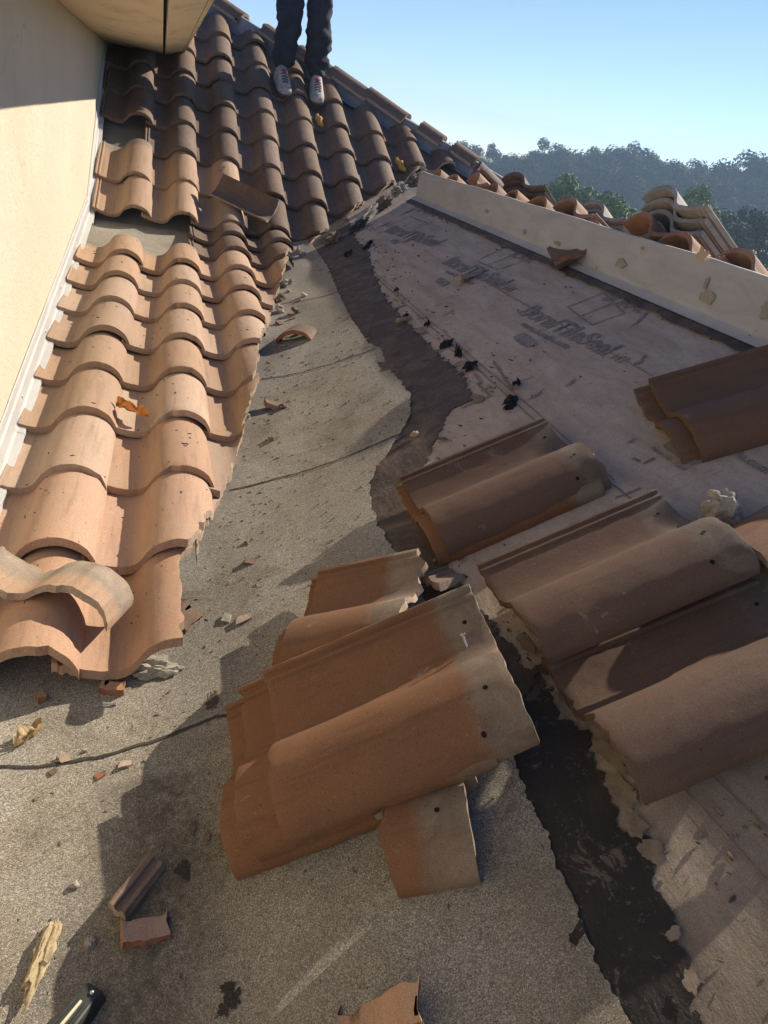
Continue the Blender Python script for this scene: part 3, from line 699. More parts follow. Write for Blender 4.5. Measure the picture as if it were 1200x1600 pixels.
piece(p, (0, 0, .6), TILE_TERRA, 'tiny red tile chip near the left edge below the eave', ulo=lim(.08, 3), uhi=lim(.095, 7, .002), vlo=lim(.1, 2, .002), vhi=lim(.115, 5, .002), raw=RAW_RED)
p = cap_pt(428, 641); p.z = zcap(p.x, p.y) + .010
piece(p, (0, R_(8), R_(4)), TILE_DUSTY, 'small flat brown chip on the cap sheet beside the cut tile edge', ulo=lim(.07, 3), uhi=lim(.135, 7, .004), vlo=lim(.1, 2, .003), vhi=lim(.14, 5, .004))
p = cap_pt(290, 975); p.z = zcap(p.x, p.y) + .02
piece(p, (R_(20), R_(55), R_(-20)), TILE_DUSTY, 'broken tile shard leaning on the edge of the lowest eave tile', ulo=lim(.10, 3, .01), uhi=lim(.15, 7, .008), vlo=lim(.1, 2, .01), vhi=lim(.16, 5, .01))
p = at_R(1185, 838, .045)
piece(p, (R_(20), R_(-20), R_(-80)), TILE_FRONT, 'rounded tile piece at the right edge beside the mortar lump', ulo=lim(.18, 3), vlo=lim(.24, 2, .01), vhi=lambda u: .42)
p = at_R(735, 430, .012)
piece(p, (R_(10), R_(-28), R_(-65)), TILE_DUSTY, 'thin brown shard lying over the printed lettering', ulo=lim(.08, 3), uhi=lim(.12, 7, .004), vlo=lim(.1, 2, .004), vhi=lim(.26, 5, .006))
p = at_R(695, 905, .02)
piece(p, (R_(5), R_(-30), R_(-70)), TILE_DUSTY, 'ribbed tile edge scrap tucked behind the foreground stack', ulo=lambda v: 0, uhi=lim(.06, 1, .004), vlo=lim(.1, 2, .004), vhi=lim(.17, 5, .004))

# lumps of mortar, scraps, leaves
def lump(loc, size, mat, label, cat, name, group=None, rough=.35, sub_=3, rot=0, seedv=None):
    bm = bmesh.new(); bmesh.ops.create_icosphere(bm, subdivisions=sub_, radius=1)
    sd = seedv if seedv is not None else random.random()*50
    for v in bm.verts:
        d = v.co.normalized(); k = 1 + rough*fbm(d.x*1.6 + sd, d.y*1.6, d.z*1.6 + sd, 4) + .25*rough*noise.cell(d*3.1 + Vector((sd, 0, 0)))
        v.co = Vector((d.x*size[0]*k, d.y*size[1]*k, max(d.z*k, -.5)*size[2]))
    o = finish(name, bm, mat, angle=28); o.location = loc; o.rotation_euler = (0, math.atan(TR)*-1 if loc[0] > .5 else 0, rot); tag(o, label, cat, group); return o
lump(at_R(1130, 797, .030), (.036, .044, .040), MORTAR, 'pale crumbly mortar lump beside the right chocolate tile', 'mortar lump', 'mortar_lump', None, .28, 4, 0, 11.3)
GM = 'mortar crumbs along the cut tile edge'
for i, (px, py, r, lab) in enumerate([(445,452,.030,'ribbed grey mortar bit lying topmost below the cut tile edge'),(438,478,.022,'dark grey mortar bit under the ribbed one at the cut edge'),(436,494,.022,'rounded pale mortar bit resting by the cut edge'),(462,490,.020,'dark elongated crumb on the cap sheet right of the cut edge'),(442,640,.014,'round grey crumb beside the flat brown chip'),(382,680,.014,'pale mortar bit hanging on the cut tile edge')]):
    p = cap_pt(px, py); p.z = zcap(p.x, p.y) + r*.5 + (.05 if i == 5 else 0)
    lump(p, (r*1.25, r*.9, r*.7), MORTAR if i in (0, 2, 5) else TILE_DUSTY, lab, 'mortar crumb', 'mortar_crumb', GM, .5, 3, i)
GD = 'mortar and debris along the broken edge of the steep slope'
for i, (px, py, sx, sy, m, lab) in enumerate([(463,398,.05,.025,MORTAR,'pale mortar sliver under the lowest broken barrel of the steep slope'),(520,372,.06,.025,TILE_DUSTY,'dark crumbly heap in the gap below the broken barrels'),(572,338,.10,.022,MORTAR,'long pale mortar slab below the broken barrels near the valley head'),(600,318,.07,.03,TILE_DUSTY,'brown rubble heap between two broken barrels near the valley head'),(625,296,.06,.03,MORTAR,'grey mortar lump near the end of the ridge flashing'),(648,282,.06,.03,TILE_DUSTY,'brown rubble heap right at the end of the ridge flashing'),(560,352,.07,.02,BLACK_SCRAP,'black torn flap under the pale mortar slab')]):
    p = at_R(px, py, .03)
    lump(p, (sx, sy*1.3, sy), m, lab, 'debris', 'debris_heap', GD, .8, 4, R_(40), i*2.7)
p = cap_pt(235, 1052); p.z = zcap(p.x, p.y) + .012
lump(p, (.05, .02, .022), MORTAR, 'rough mortar filling the mouth of the lowest eave tile', 'mortar lump', 'mortar_lump', None, .7, 4)
p = cap_pt(141, 1478); p.z = zcap(p.x, p.y) + .006
lump(p, (.008, .009, .010), MORTAR, 'small grey pebble beside the beige mortar sliver', 'pebble', 'pebble')
p = cap_pt(118, 1385); p.z = zcap(p.x, p.y) + .004
lump(p, (.006, .006, .006), MORTAR, 'tiny pale stone on the dirty cap sheet at left', 'pebble', 'pebble')
# beige mortar sliver
p = cap_pt(68, 1495); p.z = zcap(p.x, p.y) + .006
lump(p, (.0125, .052, .013), MORTAR_TAN, 'long beige mortar sliver in the lower left corner', 'mortar sliver', 'mortar_sliver', None, .55, 4, R_(-14), 3.3)

def leaf(p, ln, wd, rot, mat, label, curl=.35, sd=0):
    bm = bmesh.new(); nl, nw = 22, 8; rows = []
    for i in range(nl+1):
        t = i/nl; r = []
        for j in range(nw+1):
            s = j/nw*2 - 1; ww = wd*(math.sin(math.pi*min(.97, t*.95+.03))**.7)*(1 + .35*fbm(t*8+sd, s*2, 0, 3))
            z = .3*wd + curl*wd*(s*s) + .9*wd*fbm(t*4+sd, s*1.5+sd, 1, 3) + .35*wd*math.sin(t*9+sd)*s
            r.append(bm.verts.new((s*ww*.75, (t-.5)*ln, max(z, .002))))
        rows.append(r)
    for a, b in zip(rows, rows[1:]):
        for j in range(nw): bm.faces.new((a[j], a[j+1], b[j+1], b[j]))
    bmesh.ops.solidify(bm, geom=bm.faces[:], thickness=.0008)
    o = finish('dry_leaf', bm, mat, angle=60); o.location = p; o.rotation_euler = (0, 0, rot); tag(o, label, 'leaf', 'dry leaves'); return o
p = cap_pt(45, 1152); p.z = zcap(p.x, p.y); leaf(p, .062, .017, R_(-42), LEAF_T, 'crumpled pale tan leaf on the cap sheet below the eave', .9, 2)
p = at_L(207, 645, .082); leaf(p, .125, .024, R_(54), LEAF_O, 'orange-brown curled dry leaf lying on the laid tiles', .8, 6)

GB = 'black membrane scraps along the torn tar strip'
def scrap(p, sx, sy, rot, label, sd, mat=BLACK_SCRAP, lift=.02):
    bm = bmesh.new(); n = 30; ringv = []; cv = bm.verts.new((0, 0, .012))
    mids = []
    for k in range(n):
        a = k*2*math.pi/n; r = 1 + .75*fbm(math.cos(a)*2+sd, math.sin(a)*2, sd, 4)
        x, y = sx*r*math.cos(a), sy*r*math.sin(a)
        mids.append(bm.verts.new((x*.5, y*.5, .010 + lift*abs(fbm(a*2, sd, 1))))); ringv.append(bm.verts.new((x, y, .003 + lift*1.6*max(0, fbm(a*1.5, sd+4, 2)))))
    for k in range(n):
        k2 = (k+1) % n; bm.faces.new((cv, mids[k], mids[k2])); bm.faces.new((mids[k], ringv[k], ringv[k2], mids[k2]))
    bmesh.ops.solidify(bm, geom=bm.faces[:], thickness=.002)
    o = finish('membrane_scrap', bm, mat, angle=50); o.location = p; o.rotation_euler = (0, -aR, rot); tag(o, label, 'membrane scrap', GB)
for i, (px, py, sx, sy, rot, lab) in enumerate([
    (697,540,.030,.020,.4,'ragged black scrap nearest the widest bend of the tar strip'),
    (716,553,.026,.016,1.2,'narrow black scrap between two larger ones by the tar strip'),
    (735,574,.034,.024,.2,'largest curled black scrap beside the underlayment edge'),
    (798,630,.036,.020,.9,'flat black scrap nearest the brown two-tile pile'),
    (808,603,.012,.026,-.5,'small upright grey-black flap standing above the flat scrap'),
    (634,499,.016,.010,.2,'small dark scrap beside the wooden sliver'),
    (668,508,.018,.009,.8,'small dark scrap halfway along the chalk line'),
    (620,455,.014,.010,.5,'tiny dark scrap high on the chalk line'),
    (575,385,.05,.016,1.0,'long dark flap at the top end of the tar strip'),
    (545,398,.030,.014,.7,'curled dark flap at the head of the valley')]):
    scrap(at_R(px, py, .006), sx, sy, rot, lab, i*4.7 + 1)
p = at_R(632, 500, .014)
bm = bmesh.new(); bm_hex(bm, [(-.035,-.008,0),(.035,-.005,0),(.034,.007,0),(-.035,.009,0),(-.034,-.006,.012),(.034,-.004,.009),(.032,.005,.010),(-.035,.006,.013)]); bevel_all(bm, .0015)
o = finish('wood_sliver', bm, plain('weathered_wood', (.36, .26, .16), .85, (.25, .17, .10), 30)); o.location = p; o.rotation_euler = (0, -.3, .2); tag(o, 'short tan wooden sliver at the edge of the tar strip', 'wood sliver')
p = at_R(648, 678, .014)
lump(p, (.012, .010, .008), MORTAR_TAN, 'small tan crumb on the narrow part of the tar strip', 'mortar crumb', 'mortar_crumb')

for i in range(20):
    far_ = i < 13
    if far_: y = random.uniform(1.15, 3.9); x = lerp_poly(EDGE, y) + random.uniform(.03, .16)
    else: y = random.uniform(.5, 1.15); x = random.uniform(-.28, .12)
    k = random.uniform(.005, .012)*(1.3 if far_ else .7); bm = bmesh.new(); bmesh.ops.create_cube(bm, size=2)
    for v in bm.verts: v.co = Vector((v.co.x*k*random.uniform(.7, 1.8), v.co.y*k*random.uniform(.5, 1.2), v.co.z*k*random.uniform(.25, .6)))
    bmesh.ops.subdivide_edges(bm, edges=bm.edges[:], cuts=2, use_grid_fill=True)
    for v in bm.verts: v.co += Vector((fbm(v.co.x*200, v.co.y*200, i), fbm(v.co.y*200, i, v.co.z*200), fbm(i, v.co.z*200, v.co.x*200)))*k*.22
    o = finish('tile_chip', bm, [TILE_DUSTY, RAW, TILE_DUSTY, MORTAR, RAW, RAW_RED][i % 6], angle=30); o.location = (x, y, zcap(x, y) + k*.3); o.rotation_euler = (random.uniform(-.2, .2), random.uniform(-.3, 0), random.random()*6)
    tag(o, 'small tile chip scattered on the cap sheet beside the cut tile edge' if far_ else 'tiny tile crumb scattered on the dirty cap sheet below the eave tiles', 'tile chip', 'tile chips beside the cut edge' if far_ else 'tile crumbs below the eave')

# sprinkled grit that nobody could count
bm = bmesh.new()
for i in range(1500):
    y = random.uniform(.35, 3.2); x = random.uniform(XV + TL/TR*y - .12, xl(y)) if random.random() < .8 else random.uniform(-.35, XV + .18*y)
    if y > 1.2 and x < lerp_poly(EDGE, y) + .02: continue
    r = random.choice((.0008, .0008, .0012, .0015, .0022)) * (1 + .3*y)
    bmesh.ops.create_icosphere(bm, subdivisions=1, radius=r, matrix=Matrix.Translation((x, y, zcap(x, y) + r*.4)) @ Matrix.Rotation(random.random()*6, 4, 'Z') @ Matrix.Diagonal((random.uniform(.8, 2.4), random.uniform(.5, 1), .6, 1)))
tag(finish('grit', bm, plain('grit', (.10, .075, .055), .9, (.26, .18, .12), 60), smooth=False), 'scattered dark grit and crumbs on the cap sheet', 'grit', kind='stuff')
bm = bmesh.new()
for i in range(900):
    y = random.uniform(.3, 4.6); x = xr(y) + abs(random.gauss(0, .09)) if random.random() < .6 else random.uniform(xr(y), CX)
    if x > CX - .02: continue
    r = random.choice((.001, .0012, .0018, .0025, .004))
    bmesh.ops.create_icosphere(bm, subdivisions=1, radius=r, matrix=Matrix.Translation((x, y, zR(x, y) + .003 + r*.4)) @ Matrix.Rotation(random.random()*6, 4, 'Z') @ Matrix.Diagonal((random.uniform(.8, 2.6), random.uniform(.5, 1), .6, 1)))
tag(finish('grit', bm, plain('tar_grit', (.05, .04, .034), .9, (.16, .11, .08), 60), smooth=False), 'scattered tar crumbs and tile grit on the printed underlayment', 'grit', kind='stuff')

# grit and litter caught on the laid tiles
bpy.context.view_layer.update(); dg = bpy.context.evaluated_depsgraph_get(); bm = bmesh.new(); made = 0
rg = random.Random(3)
while made < 260:
    y = rg.uniform(1.3, 7.2) if rg.random() < .6 else rg.uniform(1.3, 3.2); x = rg.uniform(-.38, lerp_poly(EDGE, y) - .02)
    if x > 2.2: continue
    u = ((x + .05) / .2835) % 1
    if u > .62 and rg.random() < .8: continue                 # it gathers in the channels
    hit, loc, nrm, _, ob, _m = bpy.context.scene.ray_cast(dg, Vector((x, y, 1.44 if y < 5.5 else 3)), Vector((0, 0, -1)))
    if not hit or not ob.name.startswith('roof_tile') or nrm.z < .6: made += .2; continue
    k = rg.choice((.0008, .0011, .0015, .0022))*(1 + .22*y)
    bmesh.ops.create_icosphere(bm, subdivisions=1, radius=k, matrix=Matrix.Translation(loc + nrm*k*.3) @ Matrix.Rotation(rg.random()*6, 4, 'Z') @ Matrix.Diagonal((rg.uniform(.8, 2.6), rg.uniform(.5, 1), .6, 1))); made += 1
tag(finish('grit', bm, plain('tile_grit', (.16, .12, .085), .9, (.07, .055, .042), 60), smooth=False), 'scattered grit and litter caught in the channels of the laid tiles', 'grit', kind='stuff')

# black tool in the lower left corner
p = cap_pt(128, 1585); zc = zcap(p.x, p.y)
tool = empty('power_tool', (p.x, p.y, zc), R_(-38)); tag(tool, 'tip of a ribbed black plastic tool at the bottom left corner', 'tool')
bm = bmesh.new(); bm_hex(bm, [(-.024,-.11,.0),(.024,-.11,.0),(.020,.030,.0),(-.020,.030,.0),(-.022,-.11,.040),(.022,-.11,.040),(.013,.026,.026),(-.013,.026,.026)]); bevel_all(bm, .005, 3); finish('body', bm, BLACKP, tool)
for k, x in enumerate((-.011, .0, .011)):
    bm = bmesh.new(); bm_hex(bm, [(x-.0022,-.09,.034),(x+.0022,-.09,.034),(x*.8+.0018,.0,.0300),(x*.8-.0018,.0,.0300),(x-.0022,-.09,.041),(x+.0022,-.09,.041),(x*.8+.0018,.0,.0335),(x*.8-.0018,.0,.0335)]); bevel_all(bm, .0008); finish('rib', bm, CREAM_P if k == 1 else BLACKP, tool)
bm = bmesh.new(); bmesh.ops.create_uvsphere(bm, u_segments=12, v_segments=8, radius=.0035, matrix=Matrix.Translation((.004, .016, .0285))); finish('screw', bm, STEEL, tool)

# ------------------------------------------------------------------ ridge flashing (curb) on the crest
rid = empty('ridge_flashing', (CX, 2, zR(CX, 0))); tag(rid, 'long cream coated upstand flashing along the crest, stained and peeling', 'flashing')
zb = zR(CX, 0)
bm = bmesh.new(); ysr = frange(-2.2, 4.92, 150); sec = [(-.045, -.012), (-.006, .006), (-.003, .012), (.0, .155), (.004, .160), (.018, .160), (.020, .150), (.022, -.02)]
rows = []
for y in ysr:
    e = .005*fbm(y*1.1, 3) ; rows.append([bm.verts.new((CX + a + e*(b/.16) + .0015*fbm(y*7, b*30, 2), y, zb + b + .004*fbm(y*2.2, 8)*(1 if b > .1 else 0))) for a, b in sec])
for a, b in zip(rows, rows[1:]):
    for k in range(len(sec)-1): bm.faces.new((a[k+1], a[k], b[k], b[k+1]))
bm.faces.new(rows[-1][1:]); bm.faces.new(rows[0][1:][::-1])
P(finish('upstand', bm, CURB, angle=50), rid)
bm = strip_mesh(lambda y: CX - .075 + .012*fbm(y*9, 4, 0, 4), lambda y: CX - .012, frange(-2.2, 4.9, 260), 4, lambda x, y: zR(x, y) + .008 + .003*fbm(x*30, y*20, 1)); P(finish('tar_bead', bm, TAR), rid)
PEEL = plain('bare_grey_patch', (.36, .32, .25), .9, (.27, .24, .185), 40); RUST = plain('rust_stain', (.50, .34, .20), .85, (.53, .42, .29), 22)
def on_curb(px, py):
    v = ray(px, py); t = (CX - .004 - CAM.x)/v.x; return CAM + v*t
for i, (px, py, ry, rz, m) in enumerate([(970,411,.055,.022,PEEL),(1107,465,.06,.026,PEEL),(1098,398,.045,.032,RUST),(1197,485,.03,.04,PEEL),(870,380,.05,.012,PEEL),(1003,388,.012,.010,TILE_TERRA),(1105,442,.015,.03,PEEL),(760,330,.04,.012,PEEL),(820,362,.03,.015,PEEL),(930,418,.02,.012,RUST)]):
    c = on_curb(px, py); bm = bmesh.new(); n = 36; ring = []
    for k in range(n):
        a = k*2*math.pi/n; r = 1 + .5*fbm(math.cos(a)*1.6+i*3, math.sin(a)*1.6, i, 5); ring.append(bm.verts.new((CX - .0075, c.y + .62*ry*r*math.cos(a), c.z + .62*rz*r*math.sin(a))))
    ring.reverse(); bm.faces.new(ring); P(finish('peeled_patch', bm, m), rid)

# tiles of the far slope, their heads showing above the curb, and stacks on them
def frame_far(x, y, z, yaw=0, tilt=0):                    # tile with its head to the crest, running down towards +x
    a = -aR + tilt; E = Vector((math.cos(a), 0, math.sin(a)))
    B = Matrix.Rotation(yaw, 3, 'Z') @ Matrix(((0, -E.x, -E.z*-1 if False else math.sin(-a)), (1, -E.y, 0), (0, -E.z, math.cos(a))))
    M = B.to_4x4(); M.translation = Vector((x, y, z)); return M
GF = 'orange tile heads along the far slope behind the ridge flashing'
for k in range(14):
    y = 4.72 - .2835*k; x = CX + .385 + random.uniform(-.01, .02)
    o = bpy.data.objects.new('ridge_field_tile', full_mesh(TILE_ORANGE, k % 5)); C.objects.link(o)
    o.matrix_world = frame_far(x + .05, y - .17, zb + .166 - TR*.40 + random.uniform(-.034, .014), random.uniform(-.10, .10), random.uniform(-.07, .05))
    tag(o, 'orange tile showing only its rounded head above the ridge flashing', 'roof tile', GF)
def stack(px, py, X, n, step, yaw, mat, lab, tilt=.0, down=.0):
    v = ray(px, py); t = (X - CAM.x)/v.x; p = CAM + v*t
    for k in range(n):
        o = bpy.data.objects.new('stacked_tile', full_mesh(mat, k % 5)); C.objects.link(o)
        M = frame_far(0, 0, 0, yaw + random.uniform(-.03, .03), tilt)
        M.translation = p - M.to_3x3() @ Vector((.24, LN, .07)) - Vector((0, 0, step*k)) + Vector((random.uniform(-.012, .012), random.uniform(-.01, .01), 0))
        o.matrix_world = M
        tag(o, lab.format(ORD[k] if k else 'top'), 'roof tile', 'grey tiles stacked behind the ridge flashing')
stack(1052, 288, 1.80, 7, .041, .12, TILE_GREY, 'grey concrete tile, {} from the top in the tall right-hand stack', -.05)
stack(942, 313, 1.85, 3, .030, .05, TILE_GREY, 'grey concrete tile, {} from the top in the low stack beside the tall one', -.12)
stack(815, 268, 1.95, 3, .036, .35, TILE_DUSTY, 'brown tile, {} from the top in the pile at the far end of the flashing', -.10)
stack(752, 250, 2.0, 2, .036, -.25, TILE_DUSTY, 'brown tile, {} from the top in the slumped pile below the hip board', -.05)

# ------------------------------------------------------------------ hip board with broken ridge caps
hb = empty('hip_board', (1, hip_y(1), zU(1, hip_y(1)))); tag(hb, 'weathered blue-grey hip board rising along the edge of the steep slope', 'hip board')
ha, hbv = Vector((-.35, hip_y(-.35), zU(0, hip_y(-.35)))), Vector((2.55, hip_y(2.55), zU(0, hip_y(2.55))))
hd = (hbv - ha).normalized(); hn = Vector((hd.y, -hd.x, 0)).normalized(); hn = -hn if hn.y > 0 else hn
bm = bmesh.new(); N = 60; rows = []
for i in range(N+1):
    p = ha.lerp(hbv, i/N); q = []
    for a, b in ((.075, .012), (.022, .03), (.018, .145), (-.018, .148), (-.022, -.05)):
        q.append(bm.verts.new(p + hn*(a + .003*fbm(i*.4, b*20)) + Vector((0, 0, b + .004*fbm(i*.35, a*30)))))
    rows.append(q)
for a, b in zip(rows, rows[1:]):
    for k in range(4): bm.faces.new((a[k], a[k+1], b[k+1], b[k]))
bm.faces.new(rows[0]); bm.faces.new(rows[-1][::-1]); bmesh.ops.recalc_face_normals(bm, faces=bm.faces)
P(finish('board', bm, HIPMAT), hb)
GC = 'broken rounded tiles left along the hip board'
CAPL = ['at the very top left of the hip board', 'behind the standing person', 'just right of the person', 'highest of the sunlit run', 'in the middle of the sunlit run', 'lowest of the sunlit run', 'alone below the sunlit run', 'last before the trees']
for k, t in enumerate((.10, .28, .44, .53, .62, .71, .80, .885)):
    p = ha.lerp(hbv, t) + Vector((0, 0, .150)) - hn*.03
    bm = tile_bm(k*3, ulo=lambda v: .150, uhi=lambda v: .333, vhi=lim(.40 if k not in (6, 7) else .22, k, .02), vlo=lim(.0, k+3, .02), nv=18)
    for v in bm.verts: v.co = Vector((v.co.x - .242, v.co.y - .2, (v.co.z-.03)*1.25))
    o = finish('hip_tile', bm, [TILE_DUSTY, RAW], angle=32)
    Yv = -hd; Xv = Yv.cross(Vector((0, 0, 1))).normalized(); Zv = Xv.cross(Yv)
    M = Matrix((( Xv.x, Yv.x, Zv.x), (Xv.y, Yv.y, Zv.y), (Xv.z, Yv.z, Zv.z))) @ Matrix.Rotation(random.uniform(-.08, .08), 3, 'Z') @ Matrix.Rotation(.05, 3, 'X')
    M = M.to_4x4(); M.translation = p; o.matrix_world = M
    tag(o, f'brown rounded hip tile {CAPL[k]}', 'hip tile', GC)

# yellow foam adhesive dabs lying on the steep slope
for px, py, rot, lab in ((499, 189, .2, 'yellow foam dab lying below the shoe of the standing person'), (626, 258, .35, 'yellow foam dab lying between tile columns near the hip board')):
    p = at_U(px, py, .075); bm = bmesh.new(); n = 14; pts = []; rad = []
    for i in range(n+1):
        t = i/n; pts.append(Vector((.006*fbm(t*6, px), (t-.5)*.15, .006*math.sin(t*14)))); rad.append(.024*(math.sin(math.pi*min(max(t, .06), .94))**.45)*(1+.2*math.sin(t*26)))
    bm_tube(bm, pts, rad, 12); o = finish('foam_dab', bm, FOAM, angle=60); o.location = p; o.rotation_euler = (aR, 0, rot); tag(o, lab, 'foam dab', 'foam dabs on the steep slope')

# ------------------------------------------------------------------ the person on the steep slope
def skin_body(name, nodes, edges, mat, parent, root=0, subd=2):
    me = bpy.data.meshes.new(name); me.from_pydata([n[0] for n in nodes], edges, []); o = bpy.data.objects.new(name, me); C.objects.link(o)
    sk = o.modifiers.new('skin', 'SKIN'); sk.use_smooth_shade = True
    for i, n in enumerate(nodes):
        r = n[1]; me.skin_vertices[0].data[i].radius = (r, r) if not isinstance(r, tuple) else r; me.skin_vertices[0].data[i].use_root = (i == root)
    sb = o.modifiers.new('sub', 'SUBSURF'); sb.levels = sb.render_levels = subd
    bpy.context.view_layer.update(); dg = bpy.context.evaluated_depsgraph_get()
    m2 = bpy.data.meshes.new_from_object(o.evaluated_get(dg)); bpy.data.objects.remove(o); m2.materials.clear(); m2.materials.append(mat)
    m2.polygons.foreach_set('use_smooth', [True]*len(m2.polygons))
    o = bpy.data.objects.new(name, m2); C.objects.link(o); o.parent = parent; return o
FA, FB = at_U(438, 128, .085), at_U(493, 142, .085)
base = (FA + FB)/2
per = empty('person', base); tag(per, 'person in dark navy trousers and white red-lined sneakers standing on the steep tiles', 'person')
a, b = FA - base, FB - base
NAVY = plain('navy_cloth', (.018, .020, .032), .9, (.034, .037, .054), 12, .4, 300); SHIRT = plain('grey_shirt', (.13, .14, .16), .9); SKIN = plain('skin', (.36, .21, .14), .6)
HAIR = plain('dark_hair', (.02, .015, .012), .7)
hip = Vector((0, .06, .80)) ; hl, hr = hip + Vector((-.095, 0, -.02)), hip + Vector((.095, 0, -.02))
def leg(f, h):
    k = f.lerp(h, .52) + Vector((0, -.035, 0))
    return [(f + Vector((0, .02, .070)), .092), (f.lerp(k, .5) + Vector((0, .02, .03)), .100), (k, .100), (k.lerp(h, .55) + Vector((0, .005, 0)), .116), (h, .125)]
la, lb = leg(a, hl), leg(b, hr)
nodes = [(hip + Vector((0, 0, .05)), (.155, .115)), (hip + Vector((0, 0, .19)), (.150, .105))] + la[::-1] + lb[::-1]
edges = [(0, 1), (0, 2), (2, 3), (3, 4), (4, 5), (5, 6), (0, 7), (7, 8), (8, 9), (9, 10), (10, 11)]
tr = skin_body('trousers', nodes, edges, NAVY, per, subd=4)
for v in tr.data.vertices:                                 # cloth folds
    c = v.co; k = .024*fbm(c.x*7, c.y*7, c.z*13, 5) + .013*math.sin(c.z*52 + 4*fbm(c.x*6, c.y*6, c.z*4))*max(0, 1 - c.z/.5)
    d = Vector((c.x - (a.x if c.x < 0 else b.x)*(1 - c.z/.9), c.y, 0)); v.co += d.normalized()*k if d.length > .001 else Vector()
def V(x, y, z): return hip + Vector((x, y, z))
body = [(V(0, 0, .16), (.15, .105)), (V(0, .0, .36), (.165, .115)), (V(0, .0, .50), (.175, .11)), (V(0, .0, .585), (.07, .065)), (V(0, -.01, .66), (.055, .055)), (V(0, -.025, .74), (.075, .09)), (V(0, -.025, .83), (.072, .09)),
        (V(-.20, 0, .53), .062), (V(-.26, .02, .27), .048), (V(-.25, -.06, .03), .034), (V(-.25, -.075, -.04), (.036, .022)),
        (V(.20, 0, .53), .062), (V(.26, .02, .27), .048), (V(.25, -.06, .03), .034), (V(.25, -.075, -.04), (.036, .022))]
be = [(0, 1), (1, 2), (2, 3), (3, 4), (4, 5), (5, 6), (2, 7), (7, 8), (8, 9), (9, 10), (2, 11), (11, 12), (12, 13), (13, 14)]
for s, r0 in ((-1, 10), (1, 14)):
    for k in range(4):
        i = len(body); x = s*.25 + (k-1.5)*.017
        body += [(V(x, -.09, -.085), .0085), (V(x, -.105, -.12), .008), (V(x, -.10, -.145 + .006*abs(k-1.5)), .007)]; be += [(r0, i), (i, i+1), (i+1, i+2)]
    i = len(body); body += [(V(s*.25 - s*.042, -.09, -.045), .010), (V(s*.25 - s*.05, -.105, -.085), .009)]; be += [(r0, i), (i, i+1)]
skin_body('body', body, be, SKIN, per)
sh = [(V(0, 0, .12), (.168, .125)), (V(0, 0, .36), (.178, .128)), (V(0, 0, .50), (.185, .122)), (V(0, 0, .575), (.085, .08)), (V(-.205, 0, .53), .074), (V(-.25, .015, .34), .066), (V(.205, 0, .53), .074), (V(.25, .015, .34), .066)]
skin_body('shirt', sh, [(0, 1), (1, 2), (2, 3), (2, 4), (4, 5), (2, 6), (6, 7)], SHIRT, per)
bm = bmesh.new(); bmesh.ops.create_uvsphere(bm, u_segments=24, v_segments=16, radius=1, matrix=Matrix.Translation(V(0, -.005, .845)) @ Matrix.Diagonal((.083, .098, .075, 1)))
for v in bm.verts: v.co += Vector((0, .012, 0)) * (1 if v.co.z < hip.z + .84 else 0)
finish('hair', bm, HAIR, per)
for x in (-.03, .03):
    bm = bmesh.new(); bmesh.ops.create_uvsphere(bm, u_segments=10, v_segments=8, radius=.011, matrix=Matrix.Translation(V(x, -.108, .785))); finish('eye', bm, HAIR, per)
bm = bmesh.new(); bmesh.ops.create_cone(bm, segments=8, radius1=.016, radius2=.006, depth=.045, cap_ends=True, matrix=Matrix.Translation(V(0, -.118, .757))); finish('nose', bm, SKIN, per)
bm = bmesh.new(); bmesh.ops.create_uvsphere(bm, u_segments=10, v_segments=6, radius=1, matrix=Matrix.Translation(V(0, -.106, .722)) @ Matrix.Diagonal((.024, .008, .006, 1))); finish('mouth', bm, plain('lips', (.25, .10, .08), .6), per)
SHOE = plain('white_shoe', (.50, .455, .40), .75, (.22, .19, .17), 24); SOLE = plain('shoe_sole', (.10, .085, .075), .7); RED = plain('red_lining', (.45, .05, .06), .7)
